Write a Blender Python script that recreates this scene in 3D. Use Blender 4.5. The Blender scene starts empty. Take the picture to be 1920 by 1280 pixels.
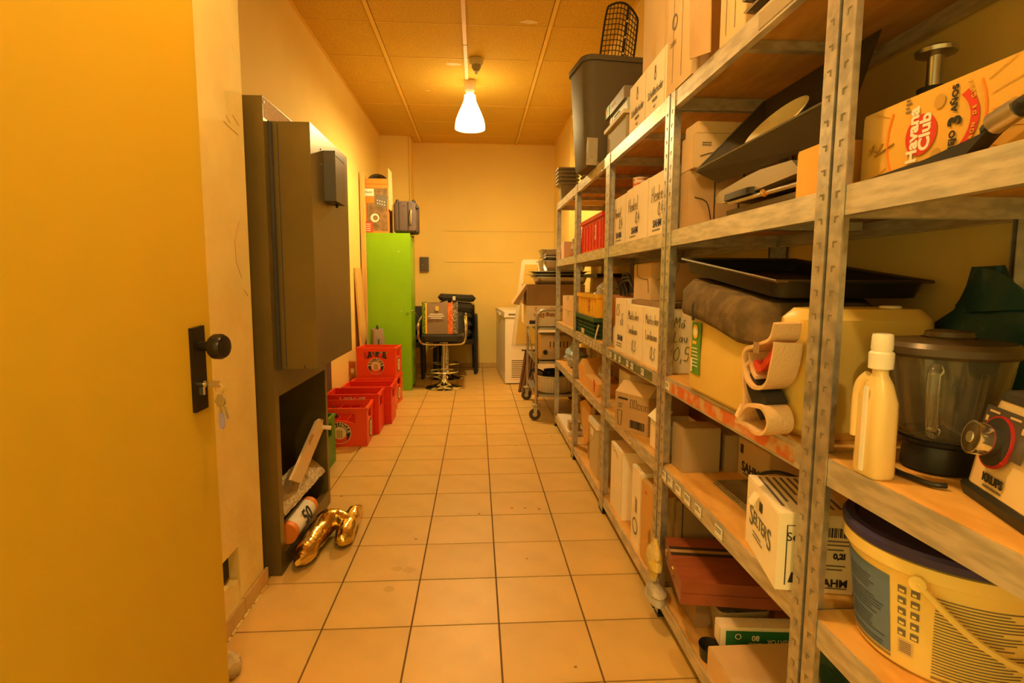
import bpy, bmesh, math, random
from mathutils import Vector, Matrix
PI = math.pi
scene = bpy.context.scene
C = scene.collection
random.seed(7)

# ------------------------------------------------------------------ camera, world, exposure
CAM = Vector((0, 0, 1.1857))
F_PX, PITCH, YAW, ROLL = 1047.784, 0.1077, 0.0633, 0.0041
fw = Vector((math.sin(YAW)*math.cos(PITCH), math.cos(YAW)*math.cos(PITCH), -math.sin(PITCH)))
rt = Vector((math.cos(YAW), -math.sin(YAW), 0))
up = rt.cross(fw)
rt = (math.cos(ROLL)*rt + math.sin(ROLL)*up).normalized()
up = rt.cross(fw)
cd = bpy.data.cameras.new('camera'); cam = bpy.data.objects.new('camera', cd); C.objects.link(cam)
M = Matrix((rt, up, -fw)).transposed().to_4x4(); M.translation = CAM
cam.matrix_world = M
cd.sensor_width = 36; cd.lens = F_PX/1920*36; cd.clip_start = 0.02
scene.camera = cam
w = bpy.data.worlds.new('world'); scene.world = w; w.use_nodes = True
w.node_tree.nodes['Background'].inputs[0].default_value = (1.0, 0.66, 0.14, 1)
w.node_tree.nodes['Background'].inputs[1].default_value = 0.78  # even warm background added as fill, entering through the open hall end
scene.view_settings.view_transform = 'Standard'; scene.view_settings.look = 'None'
scene.view_settings.gamma = 1; scene.view_settings.use_curve_mapping = False
scene.view_settings.exposure = 0.8
scene.cycles.max_bounces = 16; scene.cycles.diffuse_bounces = 12
scene.cycles.glossy_bounces = 3; scene.cycles.transmission_bounces = 6; scene.cycles.transparent_max_bounces = 8
scene.cycles.sample_clamp_indirect = 4; scene.cycles.caustics_reflective = False; scene.cycles.caustics_refractive = False
WARM = (1.0, 0.73, 0.30)
LAMP1_W, LAMP2_W, FILL_LAMP_W, SHADE_E = 70.0, 31.0, 19.0, 7.0
H = 2.99                                                   # ceiling height
XL, XR, YB = -1.215, 1.052, 7.66                           # left wall, right wall, back wall

# ------------------------------------------------------------------ materials
MATS = {}
def mat(name, col, rough=0.6, metal=0.0, col2=None, scale=8.0, bump=0.0, bscale=60.0, spec=0.4, detail=4.0,
        trans=0.0, alpha=1.0, emit=0.0, stretch=None, lo=0.4, hi=0.62, sss=0.0):
    if name in MATS: return MATS[name]
    m = bpy.data.materials.new(name); m.use_nodes = True
    nt = m.node_tree; b = nt.nodes['Principled BSDF']
    b.inputs['Base Color'].default_value = (*col, 1); b.inputs['Roughness'].default_value = rough
    b.inputs['Metallic'].default_value = metal; b.inputs['Specular IOR Level'].default_value = spec
    b.inputs['Transmission Weight'].default_value = trans; b.inputs['Alpha'].default_value = alpha
    if emit: b.inputs['Emission Color'].default_value = (*col, 1); b.inputs['Emission Strength'].default_value = emit
    if col2 or bump:
        tc = nt.nodes.new('ShaderNodeTexCoord'); mp = nt.nodes.new('ShaderNodeMapping')
        nt.links.new(tc.outputs['Object'], mp.inputs['Vector'])
        if stretch: mp.inputs['Scale'].default_value = stretch
    if col2:
        n = nt.nodes.new('ShaderNodeTexNoise'); n.inputs['Scale'].default_value = scale; n.inputs['Detail'].default_value = detail
        r = nt.nodes.new('ShaderNodeValToRGB')
        r.color_ramp.elements[0].position = lo; r.color_ramp.elements[1].position = hi
        r.color_ramp.elements[0].color = (*col, 1); r.color_ramp.elements[1].color = (*col2, 1)
        nt.links.new(mp.outputs[0], n.inputs['Vector']); nt.links.new(n.outputs['Fac'], r.inputs[0])
        nt.links.new(r.outputs[0], b.inputs['Base Color'])
    if bump:
        n2 = nt.nodes.new('ShaderNodeTexNoise'); n2.inputs['Scale'].default_value = bscale; n2.inputs['Detail'].default_value = 5
        bp = nt.nodes.new('ShaderNodeBump'); bp.inputs['Strength'].default_value = bump; bp.inputs['Distance'].default_value = 0.01
        nt.links.new(mp.outputs[0], n2.inputs['Vector']); nt.links.new(n2.outputs['Fac'], bp.inputs['Height'])
        nt.links.new(bp.outputs[0], b.inputs['Normal'])
    MATS[name] = m
    return m

WALL = mat('wall_paint', (.83, .66, .22), .75, col2=(.80, .625, .20), scale=1.6, bump=.10, bscale=160)
WALLD = mat('pier_plaster', (.83, .70, .30), .75, col2=(.78, .64, .26), scale=5, bump=.25, bscale=40)
CEILG = mat('ceiling_grid', (.82, .56, .12), .6)
CEILP = mat('ceiling_fibre', (.74, .50, .08), .9, col2=(.62, .40, .05), scale=90, bump=.5, bscale=220, detail=2)
TILE = mat('floor_tile', (.66, .46, .155), .42, col2=(.61, .42, .14), scale=5.5, bump=.05, bscale=300, spec=.4)
TILED = mat('floor_tile_worn', (.65, .45, .15), .45, col2=(.56, .375, .12), scale=2.6, bump=.05, bscale=300, spec=.35)
GROUT = mat('grout', (.17, .10, .03), .9)
SKIRT = mat('skirting_tile', (.60, .42, .17), .5, col2=(.54, .37, .14), scale=9)
DOOR = mat('door_lacquer', (.53, .365, .024), .45, col2=(.50, .34, .022), scale=1.2, spec=.45)
GALV = mat('galvanised_steel', (.62, .60, .55), .42, 0.75, col2=(.44, .43, .40), scale=34, bump=.05, bscale=90, detail=6)
GALVD = mat('galvanised_beam', (.70, .66, .58), .45, 0.55, col2=(.50, .48, .42), scale=22, bump=.05, bscale=60, stretch=(1, .5, 3))
SLOT = mat('slot_dark', (.05, .045, .04), .7)
SLOTP = mat('post_slot', (.20, .165, .11), .7)
BOARD = mat('shelf_chipboard', (.72, .44, .12), .75, col2=(.60, .34, .08), scale=26, bump=.08, bscale=90, stretch=(1, .25, 1))
GREYM = mat('grey_cabinet_steel', (.165, .118, .03), .36, 0.35, col2=(.14, .10, .025), scale=3, spec=.4)
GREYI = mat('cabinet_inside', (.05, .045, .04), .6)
BLACK = mat('black_plastic', (.018, .018, .018), .42)
BLACKM = mat('black_matte', (.03, .028, .026), .75)
BRASSD = mat('dark_bronze', (.035, .028, .022), .3, .6)
CHROME = mat('chrome', (.80, .78, .74), .12, 1.0)
STEEL = mat('brushed_steel', (.58, .56, .52), .30, 0.9, col2=(.48, .46, .43), scale=14)
STEELT = mat('trolley_tube', (.50, .47, .42), .35, 0.7)
WHITE = mat('white_enamel', (.84, .80, .72), .35)
WHITEP = mat('white_plastic', (.82, .78, .68), .4)
CARD = mat('cardboard', (.52, .36, .19), .85, col2=(.47, .32, .165), scale=7, bump=.06, bscale=120)
CARDL = mat('cardboard_light', (.66, .49, .28), .85, col2=(.61, .45, .25), scale=6, bump=.05, bscale=120)
CARDD = mat('cardboard_dark', (.34, .22, .11), .85, col2=(.29, .185, .09), scale=8)
CARDW = mat('white_card', (.93, .86, .72), .8, col2=(.90, .82, .66), scale=5, bump=.04, bscale=90)
CARDE = mat('carton_edge', (.44, .30, .15), .9)
TAPE = mat('packing_tape', (.60, .43, .19), .35)
INK = mat('ink_black', (.03, .027, .025), .8)
INKG = mat('ink_grey', (.17, .15, .13), .8)
INKB = mat('ink_blue', (.05, .06, .13), .8)
PAPER = mat('paper_label', (.82, .80, .74), .7)
GREEN = mat('green_locker_paint', (.25, .54, .010), .35, col2=(.225, .50, .010), scale=2, spec=.35)
RED = mat('red_crate_plastic', (.74, .035, .016), .38)
REDO = mat('orange_red_crate', (.80, .075, .018), .38)
GREENC = mat('green_crate_plastic', (.06, .26, .03), .4)
GREENK = mat('dark_green_plastic', (.015, .09, .04), .45)
YELLOW = mat('yellow_crate_plastic', (.86, .50, .03), .4)
ORANGE = mat('orange', (.80, .24, .03), .5)
GOLD = mat('gold_foil', (.86, .62, .16), .16, 1.0, bump=.55, bscale=24)
WOOD = mat('light_wood', (.74, .48, .18), .6, col2=(.66, .40, .13), scale=9, stretch=(6, 6, .5))
WOODD = mat('dark_board', (.10, .06, .035), .7)
WOODR = mat('mahogany_veneer', (.30, .085, .035), .32, col2=(.25, .07, .028), scale=10, stretch=(1, 5, 1))
FABRIC = mat('black_cushion', (.035, .032, .028), .95, bump=.3, bscale=200)
DGREEN = mat('dark_teal_bag', (.010, .05, .055), .35, bump=.5, bscale=18)
BLUEBAG = mat('blue_bag', (.35, .45, .62), .35, bump=.6, bscale=26)
CANIS = mat('canister_plastic', (.74, .55, .15), .38, col2=(.70, .515, .135), scale=3, spec=.45)
CLEAR = mat('clear_plastic', (.52, .44, .28), .6, alpha=.6, spec=.15)
GLASS = mat('smoky_glass', (.75, .72, .62), .06, trans=.92, spec=.5)
FILM = mat('crumpled_film', (.78, .74, .66), .18, trans=.35, bump=.9, bscale=30, col2=(.55, .52, .46), scale=14)

# ------------------------------------------------------------------ mesh builder
class MB:
    def __init__(s): s.bm = bmesh.new(); s.m = 0
    def _tag(s, geom):
        for f in geom: f.material_index = s.m
    def box(s, x0, x1, y0, y1, z0, z1, rz=0, piv=None):
        vs = [s.bm.verts.new((x, y, z)) for z in (z0, z1) for y in (y0, y1) for x in (x0, x1)]
        q = [(0, 2, 3, 1), (4, 5, 7, 6), (0, 1, 5, 4), (2, 6, 7, 3), (0, 4, 6, 2), (1, 3, 7, 5)]
        fs = [s.bm.faces.new([vs[i] for i in f]) for f in q]; s._tag(fs)
        if rz: bmesh.ops.rotate(s.bm, verts=vs, cent=piv or ((x0+x1)/2, (y0+y1)/2, 0), matrix=Matrix.Rotation(rz, 3, 'Z'))
        return vs
    def obox(s, c, size, rot):
        vs = s.box(-size[0]/2, size[0]/2, -size[1]/2, size[1]/2, -size[2]/2, size[2]/2)
        R = rot.to_3x3()
        for v in vs: v.co = R @ v.co + Vector(c)
        return vs
    def ring(s, c, ax, r, seg, ph=0.0, sx=1.0):
        ax = Vector(ax).normalized(); a = ax.orthogonal().normalized()
        if abs(ax.z) > .9: a = Vector((1, 0, 0))
        b = ax.cross(a).normalized(); a = b.cross(ax)
        return [s.bm.verts.new(Vector(c) + a*(r*sx*math.cos(2*PI*i/seg+ph)) + b*(r*math.sin(2*PI*i/seg+ph))) for i in range(seg)]
    def skin(s, rings, cap0=True, cap1=True, closed=False):
        fs = []; n = len(rings[0]); k = len(rings)
        for j in range(k if closed else k-1):
            A, B = rings[j], rings[(j+1) % k]
            for i in range(n):
                fs.append(s.bm.faces.new((A[i], A[(i+1) % n], B[(i+1) % n], B[i])))
        if not closed:
            if cap0: fs.append(s.bm.faces.new(list(reversed(rings[0]))))
            if cap1: fs.append(s.bm.faces.new(rings[-1]))
        s._tag(fs); return rings
    def cyl(s, p0, p1, r0, r1=None, seg=16, cap=True):
        r1 = r0 if r1 is None else r1; ax = Vector(p1)-Vector(p0)
        s.skin([s.ring(p0, ax, r0, seg), s.ring(p1, ax, r1, seg)], cap, cap)
    def tube(s, pts, r, seg=8, closed=False, taper=None):
        P = [Vector(p) for p in pts]; n = len(P); rings = []; prev = None
        for i, p in enumerate(P):
            if closed: d = P[(i+1) % n]-P[i-1]
            else: d = P[min(i+1, n-1)]-P[max(i-1, 0)]
            d.normalize()
            if prev is None:
                a = d.orthogonal().normalized()
            else:
                a = prev - d*prev.dot(d)
                a = a.normalized() if a.length > 1e-6 else d.orthogonal().normalized()
            prev = a; b = d.cross(a); rr = r if taper is None else r*taper[i]
            rings.append([s.bm.verts.new(p + a*(rr*math.cos(2*PI*k/seg)) + b*(rr*math.sin(2*PI*k/seg))) for k in range(seg)])
        s.skin(rings, True, True, closed)
    def lathe(s, prof, c=(0, 0, 0), seg=24, cap0=True, cap1=True, sx=1.0, sy=1.0):
        rings = []
        for r, z in prof:
            rings.append([s.bm.verts.new((c[0]+sx*r*math.cos(2*PI*i/seg), c[1]+sy*r*math.sin(2*PI*i/seg), c[2]+z)) for i in range(seg)])
        s.skin(rings, cap0, cap1); return rings
    def sect(s, secs, cap0=True, cap1=True):
        """loft through rounded-rectangle sections (cx, cy, z, wx, wy, rad)"""
        rings = []
        for cx, cy, z, wx, wy, rad in secs:
            ring = []
            for qx, qy, a0 in ((1, 1, 0), (-1, 1, PI/2), (-1, -1, PI), (1, -1, 1.5*PI)):
                for k in range(5):
                    a = a0 + k*PI/8
                    ring.append(s.bm.verts.new((cx+qx*(wx/2-rad)+rad*math.cos(a), cy+qy*(wy/2-rad)+rad*math.sin(a), z)))
            rings.append(ring)
        s.skin(rings, cap0, cap1); return rings
    def prism(s, poly, a, b, axis='z'):
        """polygon (2-D) pushed from a to b along axis; axis y: poly is (x,z); axis x: poly is (y,z)"""
        f = {'z': lambda p, t: (p[0], p[1], t), 'y': lambda p, t: (p[0], t, p[1]), 'x': lambda p, t: (t, p[0], p[1])}[axis]
        A = [s.bm.verts.new(f(p, a)) for p in poly]; B = [s.bm.verts.new(f(p, b)) for p in poly]
        s.skin([A, B]); return A+B
    def surf(s, fn, nu, nv, wrapu=False):
        g = [[s.bm.verts.new(fn(i/nu, j/nv)) for j in range(nv+1)] for i in range(nu if wrapu else nu+1)]
        fs = []
        for i in range(nu):
            for j in range(nv):
                a, b = g[i], g[(i+1) % len(g)]
                fs.append(s.bm.faces.new((a[j], b[j], b[j+1], a[j+1])))
        s._tag(fs); return g
    def bevel(s, wd, seg=2, ang=40):
        es = [e for e in s.bm.edges if len(e.link_faces) == 2 and e.calc_face_angle(0) > math.radians(ang)]
        bmesh.ops.bevel(s.bm, geom=es, offset=wd, segments=seg, profile=.5, affect='EDGES', clamp_overlap=True)
    def noise(s, amp, seed=0, freq=9.0):
        from mathutils import noise as N
        for v in s.bm.verts:
            v.co += N.noise_vector(v.co*freq + Vector((seed*3.1, seed*1.7, seed)))*amp
    def mesh(s, name, mats, smooth=False):
        bmesh.ops.recalc_face_normals(s.bm, faces=s.bm.faces)
        me = bpy.data.meshes.new(name); s.bm.to_mesh(me); s.bm.free()
        for m in (mats if isinstance(mats, (list, tuple)) else [mats]): me.materials.append(m)
        if smooth:
            for p in me.polygons: p.use_smooth = True
            try: me.set_sharp_from_angle(angle=math.radians(38))
            except Exception: pass
        return me
    def build(s, name, mats, parent=None, smooth=False, bev=0, seg=2):
        if bev: s.bevel(bev, seg)
        return obj(name, s.mesh(name, mats, smooth), parent)

def obj(name, me, parent=None, loc=None, rot=None):
    o = bpy.data.objects.new(name, me); C.objects.link(o)
    if parent: o.parent = parent
    if loc: o.location = loc
    if rot: o.rotation_euler = rot
    return o
def tag(o, label, cat, group=None):
    o['label'] = label; o['category'] = cat
    if group: o['group'] = group
    return o
def thing(name, label, cat, loc=(0, 0, 0), rz=0.0, group=None):
    o = bpy.data.objects.new(name, None); C.objects.link(o); o.empty_display_size = .05
    o.location = loc; o.rotation_euler = (0, 0, rz)
    return tag(o, label, cat, group)
def struct(o): o['kind'] = 'structure'; return o
def copy_tree(o, parent=None):
    c = o.copy(); C.objects.link(c); c.parent = parent
    for ch in list(o.children): copy_tree(ch, c)
    return c
def bx(name, m, parent, x0, x1, y0, y1, z0, z1, bev=0.0, rz=0):
    b = MB(); b.box(x0, x1, y0, y1, z0, z1, rz); return b.build(name, m, parent, bev=bev)
def rodp(name, m, parent, pts, r, seg=8, closed=False, smooth=True):
    b = MB(); b.tube(pts, r, seg, closed); return b.build(name, m, parent, smooth)
def smoothpath(pts, n=6, closed=False):
    P = [Vector(p) for p in pts]; out = []; k = len(P)
    for i in range(k if closed else k-1):
        p0 = P[i-1] if (closed or i > 0) else P[0]; p1 = P[i]; p2 = P[(i+1) % k]
        p3 = P[(i+2) % k] if (closed or i+2 < k) else P[-1]
        for j in range(n):
            t = j/n
            out.append(.5*((2*p1)+(p2-p0)*t+(2*p0-5*p1+4*p2-p3)*t*t+(3*p1-p0-3*p2+p3)*t**3))
    if not closed: out.append(P[-1])
    return out
# ---- lettering
def frame(o, right, upv):
    r = Vector(right).normalized(); u = Vector(upv).normalized(); n = r.cross(u)
    m = Matrix((r, u, n)).transposed().to_4x4(); m.translation = Vector(o); return m
def text_mesh(s, size, align='CENTER', shear=0.0, bold=0.0, ext=0.0004):
    cu = bpy.data.curves.new('print', 'FONT'); cu.body = s; cu.size = size; cu.align_x = align; cu.align_y = 'CENTER'
    cu.shear = shear; cu.extrude = ext; cu.offset = bold; cu.resolution_u = 3
    o = bpy.data.objects.new('print', cu); C.objects.link(o)
    me = bpy.data.meshes.new_from_object(o.evaluated_get(bpy.context.evaluated_depsgraph_get()))
    bpy.data.objects.remove(o); bpy.data.curves.remove(cu); return me
def text(s, size, m, parent, at, right, upv, align='CENTER', shear=0.0, bold=0.0, name='print', wide=1.0):
    me = text_mesh(s, size, align, shear, bold); me.transform(Matrix.Diagonal((wide, 1, 1, 1)))
    me.transform(frame(at, right, upv)); me.materials.clear(); me.materials.append(m)
    return obj(name, me, parent)
def arc_text(s, size, m, parent, at, right, upv, rad, a0, a1, name='print', bold=0.0):
    b = bmesh.new(); F = frame(at, right, upv); n = len(s)
    for i, ch in enumerate(s):
        if ch == ' ': continue
        a = a0+(a1-a0)*(i/(n-1) if n > 1 else .5); me = text_mesh(ch, size, bold=bold)
        turn = a-PI/2 if a1 < a0 else a+PI/2
        me.transform(F @ Matrix.Translation((rad*math.cos(a), rad*math.sin(a), 0)) @ Matrix.Rotation(turn, 4, 'Z'))
        b.from_mesh(me); bpy.data.meshes.remove(me)
    me = bpy.data.meshes.new(name); b.to_mesh(me); b.free(); me.materials.append(m); return obj(name, me, parent)
STROKES = {  # single-stroke handwriting on a 1-high grid
 'H': [[(.05, 1.05), (0, 0)], [(.5, 1.1), (.42, -.02)], [(0, .5), (.48, .58)]], 'e': [[(.02, .25), (.3, .32), (.25, .5), (.1, .48), (.02, .22), (.14, 0), (.34, .1)]],
 'n': [[(0, .5), (.03, 0), (.1, .4), (.25, .45), (.28, .02)]], 'k': [[(.02, 1), (0, 0)], [(.28, .5), (.04, .24), (.3, 0)]], 'l': [[(.05, 1.1), (.02, .1), (.12, 0)]],
 '0': [[(.2, 1), (.02, .6), (.06, .1), (.25, 0), (.4, .4), (.34, .85), (.2, 1)]], ',': [[(.08, .08), (.02, -.2)]], '4': [[(.2, 1), (.02, .35), (.42, .4)], [(.3, .7), (.28, -.05)]],
 'M': [[(0, 0), (.06, 1), (.25, .4), (.46, 1), (.52, 0)]], 'a': [[(.28, .46), (.08, .44), (.02, .1), (.2, .02), (.29, .44), (.33, 0)]], 'r': [[(0, .48), (.02, 0), (.06, .35), (.22, .48)]],
 'i': [[(.05, .46), (.05, 0)], [(.05, .68), (.06, .72)]], 's': [[(.22, .46), (.04, .38), (.2, .16), (.02, 0)]], 'c': [[(.25, .42), (.06, .4), (.04, .06), (.26, .06)]],
 'h': [[(.03, 1), (0, 0), (.08, .4), (.24, .42), (.26, 0)]], 'L': [[(.05, 1), (0, 0), (.36, .05)]], 'd': [[(.26, .4), (.05, .38), (.04, .04), (.26, .1), (.3, 1), (.3, 0)]],
 'm': [[(0, .46), (.02, 0), (.08, .4), (.18, .42), (.2, 0), (.26, .4), (.38, .42), (.4, 0)]], 'u': [[(0, .46), (.04, .04), (.22, .06), (.26, .46), (.28, 0)]],
 '3': [[(.04, .95), (.32, .9), (.14, .55), (.36, .3), (.2, 0), (.0, .08)]], '5': [[(.38, 1), (.08, .98), (.06, .55), (.34, .5), (.3, .05), (.02, .02)]],
 ':': [[(.1, .68), (.11, .74)], [(.24, .7), (.25, .76)]], ' ': []}
def handwriting(s, size, m, parent, at, right, upv, thick=.0016, slant=.12, seed=1):
    rnd = random.Random(seed); b = MB(); F = frame(at, right, upv); x = 0
    for ch in s:
        st = STROKES.get(ch, []); wd = max([p[0] for q in st for p in q] or [.3])
        if ch == ':': x -= .42
        for q in st:
            pts = [F @ Vector(((x+px+slant*py)*size, (py+rnd.uniform(-.03, .03))*size, .0008)) for px, py in q]
            if len(pts) > 2: pts = smoothpath(pts, 3)
            b.tube(pts, thick, 4)
        x += wd+.16 if ch != ':' else .5
    return b.build('handwriting', m, parent)
def label_rect(name, m, parent, at, right, upv, wd, ht, t=.0008):
    b = MB(); F = frame(at, right, upv); vs = b.box(-wd/2, wd/2, -ht/2, ht/2, 0, t)
    for v in vs: v.co = F @ v.co
    return b.build(name, m, parent)
def disc(name, m, parent, at, right, upv, r, r_in=0.0, t=.0008, seg=28, sx=1.0):
    b = MB(); F = frame(at, right, upv)
    o = [F @ Vector((sx*r*math.cos(2*PI*i/seg), r*math.sin(2*PI*i/seg), t)) for i in range(seg)]
    if r_in:
        q = [F @ Vector((sx*r_in*math.cos(2*PI*i/seg), r_in*math.sin(2*PI*i/seg), t)) for i in range(seg)]
        A = [b.bm.verts.new(p) for p in o]; B = [b.bm.verts.new(p) for p in q]; b.skin([A, B], False, False)
    else:
        b.bm.faces.new([b.bm.verts.new(p) for p in o])
    return b.build(name, m, parent)
def lines_print(parent, m, at, right, upv, wd, rows, pitch, ht, seed=1, name='small_print'):
    rnd = random.Random(seed); b = MB(); F = frame(at, right, upv)
    for i in range(rows):
        L = wd*rnd.uniform(.55, 1.0); vs = b.box(0, L, -i*pitch, -i*pitch+ht, 0, .0006)
        for v in vs: v.co = F @ v.co
    return b.build(name, m, parent)
def barcode(parent, at, right, upv, wd, ht, seed=1):
    rnd = random.Random(seed); b = MB(); F = frame(at, right, upv); x = 0
    while x < wd:
        t = rnd.choice((.0012, .002, .003)); vs = b.box(x, min(wd, x+t), 0, ht, 0, .0006); x += t+rnd.choice((.0012, .0022))
        for v in vs: v.co = F @ v.co
    return b.build('barcode', INK, parent)
# ------------------------------------------------------------------ the room
YN = -1.7                                                   # far end of the hall behind the camera
T = 0.303; TX0, TY0 = -1.754*T, 6.0392*T                    # tile pitch and one grid crossing
fl = struct(bx('floor', GROUT, None, XL, XR, YN, YB, -.08, -.0035))
tm = MB(); tm.box(0, T-.0066, 0, T-.0066, -.012, 0); tm.bevel(.0012, 1); tile_me = tm.mesh('tile', TILE)
tm = MB(); tm.box(0, T-.0066, 0, T-.0066, -.012, 0); tm.bevel(.0012, 1); tile_me2 = tm.mesh('tile', TILED)
for i in range(-4, 8):
    for j in range(-14, 22):
        x0, y0 = TX0+i*T+.0033, TY0+j*T+.0033
        x1, y1 = min(x0+T-.0066, XR-.002), min(y0+T-.0066, YB-.002)
        x0c, y0c = max(x0, XL+.002), max(y0, YN+.002)
        if x1-x0c < .01 or y1-y0c < .01 or y0 < -.75: continue
        # tiles hidden under the closed wall blocks are left out
        if x1 < -.84 and y1 < 2.12: continue
        o = obj('tile', random.choice((tile_me, tile_me, tile_me2)), fl, (x0c, y0c, random.uniform(-.0006, 0)))
        o.scale = ((x1-x0c)/(T-.0066), (y1-y0c)/(T-.0066), 1)
bx('hall_screed', TILE, fl, XL, XR, YN, -.78, -.02, -.001)
STAIN = mat('floor_dirt', (.30, .19, .06), .7); STAIN2 = mat('floor_smudge', (.56, .38, .11), .5)
rnd = random.Random(11)
for k, (x, y) in enumerate(((.182, 2.821), (.252, 2.818), (.324, 2.80), (.009, 2.756), (.302, 1.595), (.213, 2.279), (.029, 5.217), (.571, 4.163), (.284, 3.939), (-.749, 3.032), (-.283, 2.491), (-.333, 2.224), (-.281, 2.213), (-.341, 2.075))):
    b = MB(); n = 9; r = rnd.uniform(.006, .010) if k < 11 else rnd.uniform(.02, .03)
    b.bm.faces.new([b.bm.verts.new((x+r*rnd.uniform(.6, 1.2)*math.cos(2*PI*i/n), y+r*rnd.uniform(.6, 1.2)*math.sin(2*PI*i/n), .0006)) for i in range(n)]); b.build('floor_stain', STAIN if k < 11 else STAIN2, fl)
# walls
struct(bx('wall_right', WALL, None, XR, XR+.12, .05, YB+.12, -.05, H+.1))
wb = struct(bx('wall_back', WALL, None, XL-.1, XR, YB, YB+.12, -.05, H+.1))
struct(bx('wall_left', WALL, None, XL-.12, XL, 2.13, YB, -.05, H+.1))
struct(bx('wall_column', WALL, None, XL, -.828, 7.315, YB, 0, H))
# pier beside the door, with a broken-out hole above the skirting
PX, PY0, PY1 = -.833, .62, 2.13
b = MB(); hy0, hy1, hz0, hz1 = 1.70, 1.918, .15, .262
b.box(XL-.12, PX, PY0, PY1, hz1, H); b.box(XL-.12, PX, PY0, PY1, -.05, .064)
b.box(XL-.12, PX, PY0, hy0, .064, hz1); b.box(XL-.12, PX, hy1, PY1, .064, hz1)
b.box(XL-.12, PX, hy0, hy0+.05, .064, hz0); b.box(XL-.12, PX-.06, hy0, hy1, .064, hz1)
b.prism([(hy0+.05, .064), (hy1, .064), (hy1, .10), (hy1-.012, .146), (hy1-.045, .142), (hy1-.07, .158), (hy1-.1, .162), (hy0+.05, .166)], PX-.03, PX-.0015, 'x')
pier = struct(b.build('wall_pier', WALLD)) 
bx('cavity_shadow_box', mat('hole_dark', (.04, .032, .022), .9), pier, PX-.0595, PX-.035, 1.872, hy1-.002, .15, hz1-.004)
SCUFF = mat('wall_scuff', (.42, .27, .09), .8)
for P_ in (((2.041, 1.746), (2.091, 1.725)), ((1.97, 1.706), (2.016, 1.698), (2.081, 1.69)), ((1.99, 1.73), (2.02, 1.715)), ((2.052, 1.39), (2.011, 1.322), (2.014, 1.249), (2.052, 1.194)), ((2.07, 1.15), (2.10, 1.127))):
    b = MB(); b.tube([(PX+.0003, y, z) for y, z in P_], .0012, 4); b.build('scuff_mark', SCUFF, pier)
# skirting tiles (each piece its own)
sk = struct(bx('baseboard_left', GROUT, None, PX+.0002, PX+.002, 1.0, 2.145, 0, .06))
for y0, y1 in ((1.0, 1.31), (1.314, 1.62), (1.624, 1.925), (1.929, 2.147)):
    bx('skirting_piece', SKIRT, sk, PX+.002, PX+.011, y0, y1, .004, .064, .0015)
b = MB(); rnd = random.Random(3)
for k in range(26):
    y = 1.3+k*.032; b.box(PX+.011, PX+.011+rnd.uniform(.002, .007), y, y+rnd.uniform(.012, .03), 0, rnd.uniform(.003, .008))
b.build('mortar_crumbs', WALLD, sk)
sb = struct(bx('baseboard_back', GROUT, None, -.828, XR, YB-.003, YB-.0002, 0, .06))
for k in range(7):
    x0 = -.826+k*.3; bx('skirting_piece', SKIRT, sb, x0, min(x0+.296, XR-.002), YB-.012, YB-.003, .003, .062, .0015)
sl = struct(bx('baseboard_wall_left', GROUT, None, XL+.0002, XL+.003, 2.97, 7.31, 0, .06))
for k in range(15):
    y0 = 2.97+k*.29; bx('skirting_piece', SKIRT, sl, XL+.003, XL+.011, y0, min(y0+.286, 7.30), .003, .062, .0015)
sr = struct(bx('baseboard_right', GROUT, None, XR-.003, XR-.0002, 0, YB-.015, 0, .06))
# marks of a removed shelf rack on the back wall: two ledges and bracket strips
for (x0, x1, z) in ((-.44, 1.045, 1.862), (-.42, .50, 1.450)):
    struct(bx('trim_1', WALL, None, x0, x1, YB-.010, YB-.0001, z-.012, z+.004, .002))
for k, (x, z0, z1) in enumerate(((-.195, 1.55, 1.845), (.66, 1.62, 1.845), (-.185, 1.15, 1.436))):
    struct(bx('trim_2', WALL, None, x-.028, x+.028, YB-.006, YB-.0001, z0, z1, .002))
struct(bx('trim_3', WALL, None, -.838, -.826, 7.29, 7.316, 0, H-.01, .003))
struct(bx('trim_4', WALL, None, XR-.03, XR-.0005, 6.2, 6.26, 0, H-.02, .003))
# ceiling: carrier slab with visible bars, each fibre panel its own piece
ce = struct(bx('ceiling', mat('ceiling_void', (.20, .11, .02), .9), None, XL, XR, YN, YB, H+.012, H+.08))
cxs = [XL, -.725, .530, XR]; CY0, CP = 4.19, .6165
ys = [CY0+k*CP for k in range(-10, 6)] + [YB]
ys = [YN]+[y for y in ys if YN < y < YB-.05]+[YB]
for i in range(3):
    for j in range(len(ys)-1):
        x0, x1, y0, y1 = cxs[i], cxs[i+1], ys[j], ys[j+1]
        b = MB(); b.box(x0+(.003 if i == 0 else .019), x1-(.003 if i == 2 else .019), y0+.006, y1-.006, H+random.uniform(0, .0015), H+.011); b.bevel(.002, 1)
        b.build('ceiling_panel', CEILP, ce)
for x in cxs[1:3]: bx('ceiling_bar', CEILG, ce, x-.014, x+.014, YN, YB-.002, H-.006, H+.006, .002)
for y in ys[1:-1]: bx('ceiling_bar', CEILG, ce, XL, XR, y-.0035, y+.0035, H-.002, H+.004)
bx('edge_angle', CEILG, ce, XL, XL+.018, 2.14, 7.31, H-.006, H+.002); bx('edge_angle', CEILG, ce, XR-.018, XR, YN, YB, H-.006, H+.002)
bx('edge_angle', CEILG, ce, -.826, XR-.019, YB-.02, YB, H-.006, H+.002)
CHIP = mat('chipped_fibre', (.82, .70, .50), .9)
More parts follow.
